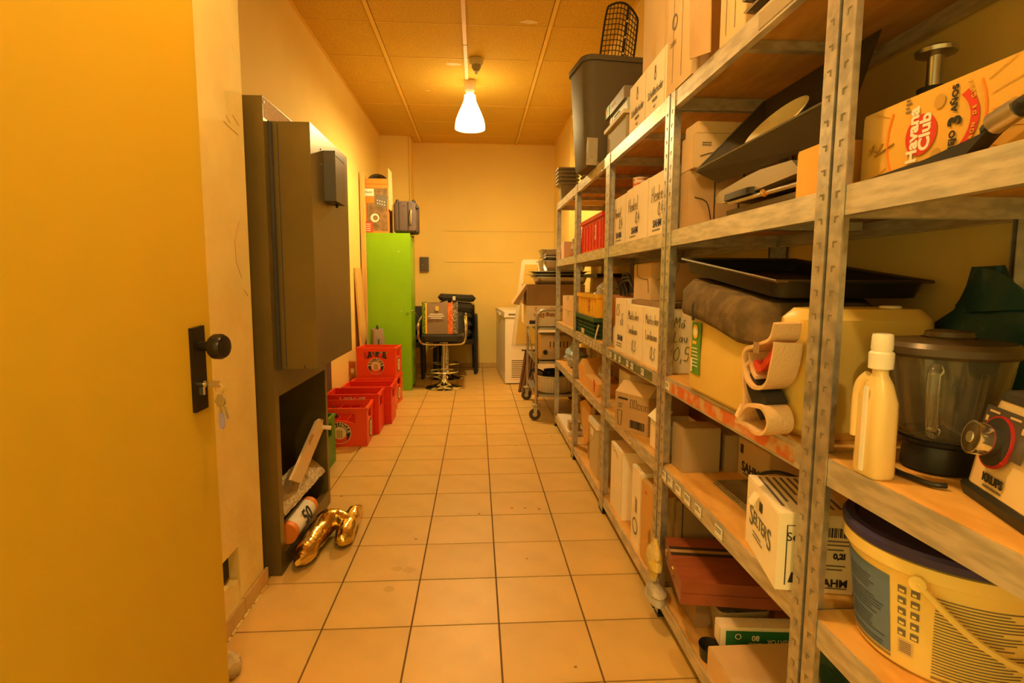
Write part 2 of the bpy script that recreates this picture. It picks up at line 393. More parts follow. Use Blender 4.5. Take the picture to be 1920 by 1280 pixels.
for (x, y, sx, sy, a) in ((-.19, 4.93, .055, .03, .4), (.36, 4.12, .07, .03, -.2), (.22, 3.80, .05, .02, .3), (-.55, 3.80, .05, .03, .9), (-.46, 5.6, .02, .012, .3)):
    b = MB(); n = 9; rr = [1+.35*random.uniform(-1, 1) for _ in range(n)]
    b.bm.faces.new([b.bm.verts.new((x+sx*rr[k]*math.cos(2*PI*k/n+a), y+sy*rr[k]*math.sin(2*PI*k/n+a), H-.0012)) for k in range(n)]); b.build('chipped_spot', CHIP, ce)
# cable duct along the ceiling up to the lamp
duct = struct(bx('trim_5', mat('duct_plastic', (.80, .60, .42), .5), None, -.098, -.070, 1.29, 5.24, H-.014, H-.004, .003))
for y in (2.9, 3.7, 4.5): bx('duct_joint', CARDD, duct, -.100, -.068, y, y+.006, H-.016, H-.004)

# ------------------------------------------------------------------ pendant lamps (their own light inside)
SHADE = mat('lit_lamp_shade', WARM, .4, emit=SHADE_E)
LSOCK = mat('lamp_canopy_white', (.86, .74, .60), .45)
def pendant(name, label, x, y, watts):
    t = thing(name, label, 'lamp', (x, y, H-.006))
    b = MB(); b.lathe([(.050, 0), (.052, -.03), (.046, -.085), (.030, -.104)], seg=24); b.build('ceiling_canopy', LSOCK, t, True)
    b = MB(); b.lathe([(.036, -.085), (.038, -.10), (.026, -.115), (.022, -.128)], seg=20); b.build('lamp_holder', LSOCK, t, True)
    prof = [(.050, -.125), (.052, -.15), (.058, -.18), (.078, -.225), (.106, -.285), (.127, -.34), (.136, -.385), (.137, -.420)]
    b = MB(); b.lathe(prof+[(r-.004, z) for r, z in reversed(prof)], seg=36, cap0=False, cap1=False); b.lathe([(.050, -.125), (.02, -.122)], seg=36, cap0=False)
    b.build('lamp_shade', SHADE, t, True)
    b = MB(); b.lathe([(.012, -.128), (.014, -.20), (.030, -.25), (.034, -.285), (.024, -.315), (.004, -.325)], seg=16)
    b.build('bulb', mat('bulb_glow', WARM, .4, emit=25), t, True)
    ld = bpy.data.lights.new(name+'_light', 'POINT'); ld.energy = watts; ld.color = WARM; ld.shadow_soft_size = .045
    lo = bpy.data.objects.new('bulb_light', ld); C.objects.link(lo); lo.parent = t; lo.location = (0, 0, -.40)
    return t
pendant('pendant_lamp', 'lit white bell shaped pendant lamp hanging below the ceiling', -.056, 5.30, LAMP1_W)
pendant('pendant_lamp', 'second lit bell lamp in the hall behind the viewer', .05, -1.25, LAMP2_W)
pendant('pendant_lamp', 'unseen bell lamp added as fill over the aisle, above the picture edge', -.075, 1.2, FILL_LAMP_W)  # extra lamp out of view, added to brighten shelf fronts and lift shadows
t = thing('smoke_detector', 'small dirty smoke detector on the ceiling in front of the lamp', 'detector', (.002, 4.80, H))
DET = mat('aged_detector', (.50, .45, .26), .5)
b = MB(); b.lathe([(.058, -.003), (.060, -.012), (.056, -.036), (.046, -.05)], seg=24); b.build('base_plate', DET, t, True)
b = MB(); b.lathe([(.040, -.05), (.036, -.075), (.026, -.085), (.022, -.10)], seg=20); b.build('sensor_chamber', mat('detector_dark', (.30, .27, .15), .5), t, True)
b = MB(); b.lathe([(.013, -.10), (.012, -.118), (.006, -.124)], seg=12); b.build('sensor_tip', WHITEP, t, True)
for a in range(4):
    bx('detector_slot', SLOT, t, .05*math.cos(a*PI/2)-.004, .05*math.cos(a*PI/2)+.004, .05*math.sin(a*PI/2)-.004, .05*math.sin(a*PI/2)+.004, -.034, -.018)

# ------------------------------------------------------------------ the open door
DA = math.radians(11); hinge = Vector((-.836, .606, 0))
dr = struct(obj('door_1', (lambda b: (b.box(-.04, 0, 0, .86, .008, 2.02), b.bevel(.002, 1), b.mesh('door_1', DOOR))[-1])(MB())))
dr.location = hinge; dr.rotation_euler = (0, 0, -DA)
b = MB(); b.prism([(.782, .865), (.826, .870), (.826, 1.075), (.782, 1.070)], 0, .010, 'x'); b.bevel(.002)
plate = b.build('handle_plate', BRASSD, dr)
b = MB(); b.cyl((.010, .808, 1.025), (.045, .808, 1.025), .012, seg=18)
b.skin([b.ring((x, .808, 1.025), (1, 0, 0), r, 24) for x, r in ((.040, .014), (.043, .026), (.050, .031), (.066, .031), (.074, .026), (.077, .012))])
b.build('door_knob', BRASSD, dr, True)
b = MB(); b.cyl((.006, .806, .932), (.018, .806, .932), .0085, seg=16); b.box(.006, .015, .802, .810, .905, .932); b.build('lock_cylinder', CHROME, dr, True, .001)
bx('latch_edge', STEEL, dr, -.030, -.010, .8595, .8615, .86, 1.08)
k = thing('key_bunch', 'bunch of keys with a lavender tag hanging in the door lock', 'keys', hinge, -DA)
STK = mat('key_metal', (.62, .56, .42), .3, .9)
b = MB(); b.cyl((.016, .806, .932), (.030, .806, .932), .003, seg=8); b.box(.030, .056, .8045, .8075, .924, .941); b.bevel(.0012); b.build('key_in_lock', STK, k)
b = MB(); b.tube([(.056+.011*math.cos(a*PI/8), .806, .920+.013*math.sin(a*PI/8)) for a in range(16)], .0011, 6, True); b.build('key_ring', STK, k, True)
b = MB(); b.prism([(.052, .908), (.064, .905), (.070, .895), (.064, .880), (.050, .877), (.043, .890)], .803, .8055, 'y'); b.prism([(.054, .880), (.062, .880), (.062, .846), (.056, .842)], .803, .8052, 'y')
b.build('key', STK, k)
b = MB(); b.prism([(.058, .905), (.067, .898), (.070, .884), (.062, .876), (.054, .884)], .807, .8095, 'y'); b.prism([(.062, .878), (.069, .876), (.076, .848), (.071, .846)], .807, .8092, 'y'); b.build('key', STK, k)
b = MB(); b.prism([(.056, .862), (.067, .862), (.069, .832), (.064, .822), (.057, .824), (.054, .834)], .7985, .8025, 'y'); b.bevel(.0012); b.build('key_tag', mat('lavender_plastic', (.34, .30, .62), .4), k)
t = thing('crumpled_rag', 'crumpled pale rag on the floor behind the door edge', 'rag', (-.765, 1.62, 0))
b = MB(); b.lathe([(.01, .0), (.045, .004), (.052, .022), (.048, .045), (.03, .062), (.006, .066)], seg=28, sy=.9)
for v in b.bm.verts:
    a = math.atan2(v.co.y, v.co.x); q = 1+.10*math.sin(9*a+v.co.z*60); v.co.x *= q; v.co.y *= q
b.noise(.006, 4, 30)
for v in b.bm.verts: v.co.z = max(v.co.z, .001)
b.build('rag_body', mat('rag_cloth', (.62, .50, .30), .9, col2=(.42, .33, .18), scale=30), t, True)
# ------------------------------------------------------------------ grey steel cabinet standing in the recess
t = thing('steel_cabinet', 'tall dark grey steel cabinet with a protruding upper box and open bottom', 'cabinet', (0, 0, 0))
CX0, CX1, CYA, CYB, CZ = XL+.004, -.785, 2.192, 2.945, 1.86
bx('side_panel', GREYM, t, CX0, CX1, CYA, CYA+.045, .002, CZ, .003)
bx('side_panel', GREYM, t, CX0, CX1, CYB-.035, CYB, .002, CZ, .003)
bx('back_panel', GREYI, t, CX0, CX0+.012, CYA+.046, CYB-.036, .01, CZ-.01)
fr = bx('top_panel', GREYM, t, CX0, CX1, CYA+.0455, CYB-.0355, CZ-.075, CZ, .003)
bx('worn_edge', mat('bare_chipboard', (.60, .44, .30), .8, col2=(.50, .36, .24), scale=60), fr, CX1, CX1+.0012, CYA+.010, CYB-.01, CZ-.075, CZ-.003)
bx('cross_rail', GREYM, t, CX1-.05, CX1, CYA+.0455, CYB-.0355, .727, .845, .002)
bx('sill', GREYM, t, CX1-.03, CX1, CYA+.0455, CYB-.0355, .002, .078, .002)
bx('floor_plate', GREYM, t, CX0+.013, CX1-.031, CYA+.0455, CYB-.0355, .040, .052)
bx('hinge_strip', GREYI, t, CX1+.0005, CX1+.010, CYA+.046, CYA+.066, .83, 1.78)
u = bx('upper_box', GREYM, t, CX1+.0005, -.637, 2.262, 2.882, .832, 1.788, .004)
bx('door_seam', SLOT, u, -.7605, -.7565, 2.2608, 2.2620, .84, 1.78)
bx('seam_lock', SLOT, u, -.690, -.684, 2.2605, 2.262, .834, .846)
s_ = bx('meter_box', mat('meter_box_grey', (.085, .078, .07), .38, .3), t, -.6365, -.587, 2.44, 2.605, 1.517, 1.722, .003)
bx('lid_seam', GREYI, s_, -.5868, -.5862, 2.447, 2.60, 1.700, 1.704)
b = MB(); b.cyl((-.612, 2.55, 1.502), (-.612, 2.55, 1.517), .006, seg=10); b.build('cable_gland', BLACK, s_)
for (y, z) in ((2.41, 1.66), (2.41, 1.72)):
    b = MB(); b.cyl((-.637, y, z), (-.6345, y, z), .004, seg=8); b.build('screw', STEEL, u)
b = MB(); b.cyl((CX1, CYA+.012, CZ-.02), (CX1+.002, CYA+.012, CZ-.02), .004, seg=8); b.build('screw', STEEL, t)
# things inside the open lower compartment
for k, (y, bow, lab) in enumerate(((2.80, .10, 'thick black hose curving down inside the grey cabinet'), (2.70, .05, 'thinner black hose hanging at the back of the grey cabinet'))):
    o = rodp('rubber_hose', mat('hose_rubber', (.075, .058, .03), .3), None, smoothpath([(CX0+.05, y+.06, .84), (CX0+.07, y+.02, .60), (CX0+.10+bow*.3, y-bow, .34), (CX0+.12, y-bow-.05, .066+k*.0)], 8), .013-k*.003, 10)
    tag(o, lab, 'hose')
b = MB(); R_ = Matrix.Rotation(math.radians(-52), 4, 'X')
t = thing('sign_plank', 'torn white plank with red lettering leaning inside the grey cabinet', 'plank', (-.800, 2.37, .272))
b = MB(); b.prism([(0, .063), (.130, 0), (.530, .152), (.508, .172), (.520, .198), (.488, .186), (.470, .214), (.405, .216)], -.006, .006, 'x'); b.build('plank_board', mat('plank_white', (.80, .62, .36), .7), t)
b = MB(); b.cyl((.0065, .49, .165), (.05, .495, .158), .011, seg=12); b.build('rod_end', WHITEP, t, True)
lines_print(t, mat('faded_red', (.5, .13, .06), .8), (.0068, .26, .15), (0, .94, .35), (0, -.35, .94), .10, 2, .014, .006, 3)
t = thing('foil_wrapped_board', 'silver foil wrapped board lying slanted inside the grey cabinet', 'board', (-.838, 2.262, .262))
b = MB(); D_ = Vector((.0, 1, -.03)).normalized(); N_ = Vector((.72, 0, .70)).normalized(); S_ = D_.cross(N_).normalized(); N_ = S_.cross(D_)
def fb(u, v):
    p = D_*(u*.60) ; a = v*2*PI; wx, wz = .064, .013
    c, s2 = math.cos(a), math.sin(a); k2 = max(abs(c), abs(s2)); return p + S_*(wx*c/k2) + N_*(wz*s2/k2)
g = b.surf(lambda u, v: fb(v, u), 32, 30, True); b.bm.faces.new([r[0] for r in g]); b.bm.faces.new([r[-1] for r in reversed(g)])
b.noise(.006, 2, 45); b.build('foil_wrap', mat('silver_foil', (.46, .36, .20), .45, .5, bump=.8, bscale=60), t, True)
t = thing('party_tube', 'white tube with orange ends and black digits under the foil board', 'tube', (-.80, 2.30, .126))
ax = Vector((.02, .42, .02)).normalized()
b = MB(); b.tube([ax*k*.03 for k in range(1, 9)], .045, 20); b.build('tube_body', PAPER, t, True)
b = MB(); b.tube([ax*k*.01 for k in range(0, 4)], .0462, 20); b.build('tube_end', ORANGE, t, True)
b = MB(); b.tube([ax*k*.01 for k in (24, 26, 28, 30)], .0462, 20, taper=[1, .98, .9, .6]); b.build('tube_end', ORANGE, t, True)
nrm = Vector((.86, -.35, .36)); nrm = (nrm-ax*nrm.dot(ax)).normalized(); sd = nrm.cross(ax)
text('50', .085, INK, t, ax*.14+nrm*.0465, ax, -ax.cross(nrm), bold=.002)
b = MB()
for k in range(2):
    b.tube([(-.885+(.085-.004*k)*math.cos(a*PI/10)*.6, 2.50+(.13-.006*k)*math.sin(a*PI/10), .0595+.0125*k) for a in range(20)], .006, 6, True)
tag(b.build('cable_coil', BLACK, None, True), 'coil of black cable on the bottom plate of the grey cabinet', 'cable')
b = MB(); b.lathe([(.005, 0), (.028, .004), (.034, .03), (.026, .055), (.008, .062)], (-.885, 2.285, .0535), 18); b.noise(.006, 8, 40)
for v in b.bm.verts: v.co.z = max(v.co.z, .0535)
tag(b.build('foil_scrap', GOLD, None, True), 'small crumpled gold foil scrap beside the cabinet post', 'foil')
b = MB(); b.lathe([(.035, 0), (.036, .06), (.034, .14), (.030, .15)], (-.93, 2.345, .0535), 20); tag(b.build('copper_can', mat('copper_can', (.55, .30, .12), .35, .5), None, True), 'copper coloured can standing behind the slanted foil board', 'can')
# gold foil balloon on the floor
t = thing('foil_balloon', 'crumpled gold foil number balloon lying on the floor tiles', 'balloon', (0, 0, 0))
def limb(b, pts, rs, seg=20, seed=0):
    P = smoothpath(pts, 5); n = len(P); rr = []
    for i in range(n):
        f = i/(n-1)*(len(rs)-1); k = min(int(f), len(rs)-2); rr.append(rs[k]+(rs[k+1]-rs[k])*(f-k))
    b.tube(P, 1.0, seg, taper=rr)
b = MB(); limb(b, [(-.725, 2.20, .048), (-.722, 2.30, .052), (-.712, 2.42, .062), (-.685, 2.53, .078), (-.64, 2.54, .075), (-.60, 2.50, .070)], [.012, .045, .048, .050, .052, .050, .045, .02])
b.noise(.009, 1, 22); b.noise(.004, 5, 60)
for v in b.bm.verts: v.co.z = max(v.co.z, .002)
b.build('long_limb', GOLD, t, True)
b = MB(); limb(b, [(-.60, 2.385, .040), (-.595, 2.45, .048), (-.60, 2.54, .060), (-.595, 2.64, .062), (-.585, 2.72, .06)], [.012, .042, .042, .040, .040, .036, .012])
b.noise(.008, 3, 24); b.noise(.004, 6, 60)
for v in b.bm.verts: v.co.z = max(v.co.z, .002)
b.build('cross_limb', GOLD, t, True)
b = MB(); limb(b, [(-.738, 2.56, .05), (-.725, 2.62, .055), (-.70, 2.68, .06)], [.01, .035, .04, .01]); b.noise(.009, 9, 26)
b.build('folded_tail', GOLD, t, True)
# boards leaning against the left wall
def leaning(name, m, label, cat, y0, y1, z1, x_off, tk, lean):
    b = MB(); b.box(0, tk, y0, y1, 0, z1); 
    for v in b.bm.verts: v.co.x += XL+x_off+lean*(1-v.co.z/z1)
    return tag(b.build(name, m, None, bev=.001), label, cat)
leaning('wooden_board', WOOD, 'pale wooden board leaning on the wall beside the green locker', 'board', 5.66, 5.93, 1.31, .001, .018, .07)
leaning('dark_board', WOODD, 'dark brown board leaning on the wall behind the red crates', 'board', 4.00, 4.62, .62, .0125, .010, .0)
leaning('narrow_board', WOOD, 'thin brown board standing between wall and open carton above the locker', 'board', 5.995, 6.012, 2.30, .0125, .05, .0)

# ------------------------------------------------------------------ green locker and what stands on it
LX0, LX1, LY0, LY1, LZ = XL+.012, -.700, 6.022, 6.42, 1.682
t = thing('metal_locker', 'bright green metal locker standing against the left wall', 'locker', (0, 0, 0))
bx('side_panel', GREEN, t, LX0, LX1-.020, LY0, LY0+.02, .002, LZ, .002); bx('side_panel', GREEN, t, LX0, LX1-.020, LY1-.02, LY1, .002, LZ, .002)
bx('top_panel', GREEN, t, LX0, LX1-.020, LY0+.0205, LY1-.0205, LZ-.02, LZ-.0005); bx('bottom_panel', GREEN, t, LX0, LX1-.020, LY0+.0205, LY1-.0205, .05, .07)
bx('back_panel', GREEN, t, LX0, LX0+.01, LY0+.0205, LY1-.0205, .0705, LZ-.021)
bx('front_post', GREEN, t, LX1-.0195, LX1, LY0, LY0+.038, .002, LZ, .002); bx('front_post', GREEN, t, LX1-.0195, LX1, LY1-.03, LY1, .002, LZ, .002)
d = bx('locker_door', GREEN, t, LX1-.015, LX1+.003, LY0+.046, LY1-.034, .05, LZ-.03, .002)
for k in range(5): bx('vent_slot', SLOT, d, LX1+.003, LX1+.0036, LY0+.10, LY1-.10, .25+.022*k, .257+.022*k)
b = MB(); b.cyl((LX1+.003, LY0+.075, .86), (LX1+.016, LY0+.075, .86), .013, seg=14); b.build('lock_knob', CHROME, d, True)
b = MB(); b.tube(smoothpath([(LX1+.012, LY0+.075, .86), (LX1+.04, LY0+.12, .83), (LX1+.06, LY0+.2, .78)], 5), .003, 6); b.build('lock_wire', STEEL, d, True)
for (x, z) in ((-1.155, 1.47), (-.82, 1.49), (-.80, .86)):
    b = MB(); b.cyl((x, LY0-.003, z), (x, LY0, z), .007, seg=10); b.build('rivet', mat('pale_rivet', (.55, .70, .40), .4), t)
b = MB(); b.lathe([(.012, 0), (.012, .003)], (-.735, LY0-.0, .84), 12); bm_ = b.build('keyhole_plate', STEEL, t); bm_.location = (0, -.002, 0); bm_.rotation_euler = (0, 0, 0)
# appliance carton with open flaps
t = thing('appliance_carton', 'open orange picture printed appliance carton on the green locker', 'carton', (-1.195, LY0+.01, LZ))
PICK = mat('carton_print_dark', (.16, .11, .06), .6, col2=(.30, .18, .08), scale=18); OR = mat('carton_orange', (.72, .26, .04), .6)
w_, d_, h_ = .275, .30, .50
for (a, c, e, f) in ((0, w_, 0, .005), (0, w_, d_-.005, d_), (0, .005, .0055, d_-.0055), (w_-.005, w_, .0055, d_-.0055)): bx('carton_wall', OR, t, a, c, e, f, 0, h_)
bx('carton_base', CARD, t, .006, w_-.006, .006, d_-.006, .001, .005)
b = MB(); b.box(0, w_, -.006, 0, h_+.001, h_+.055); b.build('front_flap', OR, t)
b = MB(); b.prism([(0, 0), (.0, .17), (.05, .13), (.06, -.22), (.035, -.27), (.0, -.25)], 0, .004, 'y')
f_ = b.build('side_flap', mat('flap_kraft', (.62, .42, .20), .8), t); f_.location = (w_+.003, .01, h_); f_.rotation_euler = (0, 0, .9)
b = MB(); b.prism([(0, 0), (.0, .13), (.05, .08), (.05, 0)], 0, .004, 'y'); f_ = b.build('side_flap', CARD, t); f_.location = (.002, .012, h_); f_.rotation_euler = (0, 0, .4)
fy = -.0012; RX, UZ = (1, 0, 0), (0, 0, 1)
label_rect('picture_print', PICK, t, (w_*.58, 0, .24), RX, UZ, w_*.78, .44)
label_rect('brand_panel', PAPER, t, (.075, fy, .415), RX, UZ, .11, .075); text('PHILIPS', .022, INKB, t, (.075, fy-.001, .415), RX, UZ, bold=.0005)
label_rect('orange_panel', ORANGE, t, (.075, fy, .34), RX, UZ, .11, .06)
disc('cup_print', PAPER, t, (.135, fy, .155), RX, UZ, .045); disc('cup_print', PICK, t, (.140, fy-.0005, .155), RX, UZ, .026)
label_rect('machine_print', INKG, t, (.205, fy, .33), (.97, 0, -.2), (.2, 0, .97), .12, .12)
for k in range(8): disc('button_print', PAPER, t, (.165+.024*(k % 4), fy-.0012, .335-.006*(k % 4)-.03*(k//4)), RX, UZ, .006)
for k in range(4): label_rect('caption_print', PAPER, t, (.065, fy, .09-.022*k), RX, UZ, .045, .009); 
label_rect('red_panel', mat('print_red', (.62, .08, .03), .6), t, (.075, -.0006, .06), RX, UZ, .07, .11)
label_rect('cup_print', PAPER, t, (.03, fy, .22), RX, UZ, .02, .17)
t = thing('round_pan', 'dark round pan sticking out of the open appliance carton', 'pan', (-1.055, LY0+.17, LZ+.395))
b = MB(); b.skin([b.ring((0, y, .12), (0, 1, 0), r, 28) for y, r in ((-.03, .085), (-.035, .112), (.04, .124), (.045, .117), (-.02, .09))], True, True); b.build('pan_body', BLACKM, t, True)
b = MB(); b.tube([(.098*math.cos(a*PI/12), -.038, .12+.098*math.sin(a*PI/12)) for a in range(24)], .004, 6, True); b.build('pan_rim', GREYM, t, True)
t = thing('travel_bag', 'dark purple grey suitcase lying upright on the green locker', 'suitcase', (-.752, LY0+.20, LZ))
SUIT = mat('suitcase_fabric', (.095, .07, .075), .7, bump=.2, bscale=120)
b = MB(); b.sect([(0, 0, .012, .22, .33, .04), (0, 0, .03, .245, .36, .05), (0, 0, .30, .245, .36, .05), (0, 0, .335, .21, .32, .05)]); b.build('bag_body', SUIT, t, True)
for x in (-.06, .035): 
    b = MB(); b.sect([(x, 0, .010, .010, .368, .004), (x, 0, .32, .010, .368, .004)]); b.build('zip_band', BLACKM, t, True)
b = MB(); b.tube(smoothpath([(.065, -.182, .25), (.068, -.212, .22), (.068, -.212, .12), (.065, -.182, .09)], 5), .006, 8); b.build('carry_handle', mat('handle_brass', (.55, .42, .2), .35, .6), t, True)
for (x, y, z) in ((.09, -.14, .335), (.12, -.15, .02), (-.08, -.14, .335), (.125, -.15, .27)):
    b = MB(); b.lathe([(.005, -.018), (.018, -.012), (.02, 0), (.014, .014), (.004, .018)], (x, y, z), 12); b.build('corner_foot', BLACK, t, True)
b = MB(); b.cyl((.0, -.180, .29), (.0, -.186, .29), .006, seg=8); b.build('bag_stud', CHROME, t)
# ------------------------------------------------------------------ bottle crates along the left wall
CREAM = mat('badge_cream', (.80, .70, .50), .6); BADGEK = mat('badge_black', (.03, .028, .025), .6); WHEAT = mat('badge_wheat', (.45, .28, .08), .6)
def panel(b, w, h, x0, x1, z0, z1, y0, y1, bulge=0.0, r=.018):
    """wall panel w x h in the x-z plane with a rounded opening x0..x1, z0..z1"""
    low = [(0, 0), (w, 0), (w, z1), (x1, z1), (x1, z0+r), (x1-r*.3, z0+r*.3), (x1-r, z0)]
    n = 10
    for k in range(1, n): 
        f = k/n; low.append((x1-r+(x0+r-x1+r)*f, z0+bulge*math.sin(PI*f)))
    low += [(x0+r, z0), (x0+r*.3, z0+r*.3), (x0, z0+r), (x0, z1), (0, z1)]
    b.prism(low, y0, y1, 'y')
    b.prism([(0, z1), (x0, z1), (x0+r, z1+r*.5), (x1-r, z1+r*.5), (x1, z1), (w, z1), (w, h), (0, h)], y0, y1, 'y')
def crate(name, label, loc, rz, m, w=.385, d=.30, h=.28, style='badge', group=None):
    t = thing(name, label, 'crate', loc, rz, group); k = .012
    for nm, y0 in (('front_wall', 0.0), ('rear_wall', d-k)):
        b = MB()
        if style == 'badge': panel(b, w, h, w*.20, w*.80, h*.60, h*.83, y0, y0+k, .022)
        elif style == 'band':
            b.box(0, w, y0, y0+k, h*.82, h); b.box(0, w, y0, y0+k, 0, h*.10); b.box(0, w*.09, y0, y0+k, h*.1, h*.82); b.box(w*.91, w, y0, y0+k, h*.1, h*.82)
            b.box(w*.09, w*.91, y0+k*.3, y0+k, h*.1, h*.62)
        else:
            panel(b, w, h, w*.62, w*.72, h*.12, h*.72, y0, y0+k, .0)
        b.build(nm, m, t, bev=.0015, seg=1)
    for nm, x0 in (('side_wall', 0.0), ('side_wall', w-k)):
        b = MB(); panel(b, d-2*k, h, (d-2*k)*.24, (d-2*k)*.76, h*.60, h*.85, 0, k, .0 if style != 'badge' else .018)
        bmesh.ops.bevel(b.bm, geom=[e for e in b.bm.edges if e.calc_face_angle(0) > .8], offset=.0012, segments=1, affect='EDGES')
        bmesh.ops.rotate(b.bm, verts=b.bm.verts, cent=(0, 0, 0), matrix=Matrix.Rotation(PI/2, 3, 'Z'))
        bmesh.ops.translate(b.bm, verts=b.bm.verts, vec=(x0+k, k, 0)); b.build(nm, m, t)
    bx('crate_floor', m, t, k, w-k, k, d-k, .006, .014)
    b = MB(); nx, ny = 5, 4
    for i in range(1, nx): b.box(k+(w-2*k)*i/nx-.0015, k+(w-2*k)*i/nx+.0015, k, d-k, .014, h*.62)
    for j in range(1, ny): b.box(k, w-k, k+(d-2*k)*j/ny-.0015, k+(d-2*k)*j/ny+.0015, .014, h*.62)
    b.build('bottle_divider', m, t)
    b = MB(); rim = .006
    for (x0, x1, y0, y1) in ((-rim, w+rim, -rim, .0), (-rim, w+rim, d, d+rim), (-rim, 0, 0, d), (w, w+rim, 0, d)): b.box(x0, x1, y0, y1, h-.018, h-.001)
    b.build('top_rim', m, t)
    b = MB()
    for x in (k+.003, k+(w-2*k)*.2, k+(w-2*k)*.8, w-k-.003): b.box(x-.003, x+.003, k, k+.014, .014, h*.9); b.box(x-.003, x+.003, d-k-.014, d-k, .014, h*.9)
    b.build('stacking_rib', m, t)
    if style == 'badge':
        at = (w*.5, -.0006, h*.36); R, U = (1, 0, 0), (0, 0, 1)
        disc('badge', BADGEK, t, at, R, U, h*.27); disc('badge', m, t, (at[0], -.0008, at[2]-h*.12), R, U, h*.18)
        disc('badge', CREAM, t, (at[0], -.0016, at[2]), R, U, h*.165); disc('badge_ring', CREAM, t, (at[0], -.0012, at[2]), R, U, h*.285, h*.27)
        arc_text('ERDINGER', h*.125, CREAM, t, (at[0], -.0022, at[2]), R, U, h*.215, math.radians(172), math.radians(8), bold=.0007)
        for s in (-1, 0, 1):
            for q in range(4): disc('wheat_ear', WHEAT, t, (at[0]+s*h*.05, -.0030, at[2]-h*.10+q*h*.05), (math.cos(.6*s), 0, math.sin(.6*s)), (-math.sin(.6*s), 0, math.cos(.6*s)), h*.032, seg=8, sx=.55)
        a2 = (w+.0006, d*.5, h*.36); R2 = (0, 1, 0)
        disc('side_badge', BADGEK, t, a2, R2, U, h*.25, sx=.8); disc('side_badge', CREAM, t, (w+.0016, d*.5, h*.36), R2, U, h*.21, sx=.8)
        for s in (-1, 0, 1):
            label_rect('wheat_ear', WHEAT, t, (w+.0026, d*.5+s*h*.05, h*.36), R2, U, h*.03, h*.24)
    return t
def inset_text(t, w, h, s, size, x, z, m=CREAM, sh=.3): text(s, size, m, t, (x, -.0016, z), (1, 0, 0), (0, 0, 1), shear=sh, bold=.0008)
G = 'bottle crates on the floor along the left wall'
cE = crate('bottle_crate', 'nearest orange red bottle crate with round wheat badge, beside the green crate', (-1.172, 3.965, 0), .03, REDO, group=G)
cD = crate('bottle_crate', 'red bottle crate with white script lettering on its front band', (-1.158, 4.29, 0), .01, RED, w=.40, d=.275, h=.315, style='band', group=G)
inset_text(cD, .4, .315, 'Coca-Cola', .045, .20, .286, WHITE)
cC = crate('bottle_crate', 'plain red bottle crate with a tall slot, behind the lettered crate', (-1.108, 4.60, 0), .015, RED, w=.40, d=.275, h=.315, style='slot', group=G)
inset_text(cC, .4, .315, 'Coca-Cola', .024, .345, .175, REDO); 
cB = crate('bottle_crate', 'empty orange red crate standing right before the stacked pair', (-1.135, 4.925, 0), .0, REDO, w=.39, d=.29, style='badge', group=G)
cA = crate('bottle_crate', 'lower crate of the stacked pair of badge crates by the locker', (-1.14, 5.345, 0), -.10, REDO, w=.37, d=.27, h=.276, group=G)
cA2 = crate('bottle_crate', 'upper crate of the stacked pair, dark bottles showing in its handle hole', (-1.141, 5.34, .277), -.085, REDO, w=.37, d=.27, h=.276, group=G)
cG = crate('bottle_crate', 'green bottle crate mostly hidden behind the grey steel cabinet', (-1.202, 3.33, 0), 0, GREENC, w=.27, d=.33, h=.32, style='slot', group=G)
# bottles
GB = mat('brown_bottle_glass', (.05, .025, .008), .12)
def bottle_me():
    b = MB(); b.lathe([(.025, 0), (.0265, .008), (.0265, .13), (.023, .16), (.014, .19), (.013, .222)], seg=14); return b.mesh('glass', GB, True)
bme = bottle_me(); b = MB(); b.lathe([(.0145, .222), (.0155, .223), (.0150, .232), (.012, .235)], seg=14); cme = b.mesh('cap', BLACK, True)
gme = b
def bottle(label, x, y, z, group):
    t = thing('beer_bottle', label, 'bottle', (x, y, z), 0, group); obj('glass', bme, t); obj('crown_cap', cme, t)
for i, j in ((0, 0), (1, 0), (3, 0), (4, 0), (0, 1), (2, 0)):
    p = cA2.matrix_basis @ Vector((.012+.0692*(i+.5), .012+.0615*(j+.5), .0145)); bottle('dark bottle in the upper crate of the stacked pair', *p, 'bottles in the stacked crate')
for i, j in ((0, 2), (1, 2)):
    p = cE.matrix_basis @ Vector((.012+.0722*(i+.5), .012+.069*(j+.5), .0145)); bottle('dark capped bottle in the nearest orange red crate', *p, 'bottles in the nearest crate')
# hard case behind the crates
t = thing('hard_case', 'slim grey brown case standing between stacked crates and locker', 'case', (-1.02, 5.80, 0), .25)
b = MB(); b.sect([(0, 0, .004, .12, .30, .02), (0, 0, .60, .12, .30, .02), (0, 0, .69, .11, .22, .03)]); b.build('case_shell', mat('case_grey', (.24, .19, .14), .6), t, True)
bx('case_seam', BLACKM, t, -.004, .004, -.154, -.149, .02, .60); b = MB(); b.tube(smoothpath([(0, -.06, .685), (0, -.05, .72), (0, .05, .72), (0, .06, .685)], 4), .007, 8); b.build('case_handle', BLACK, t, True)

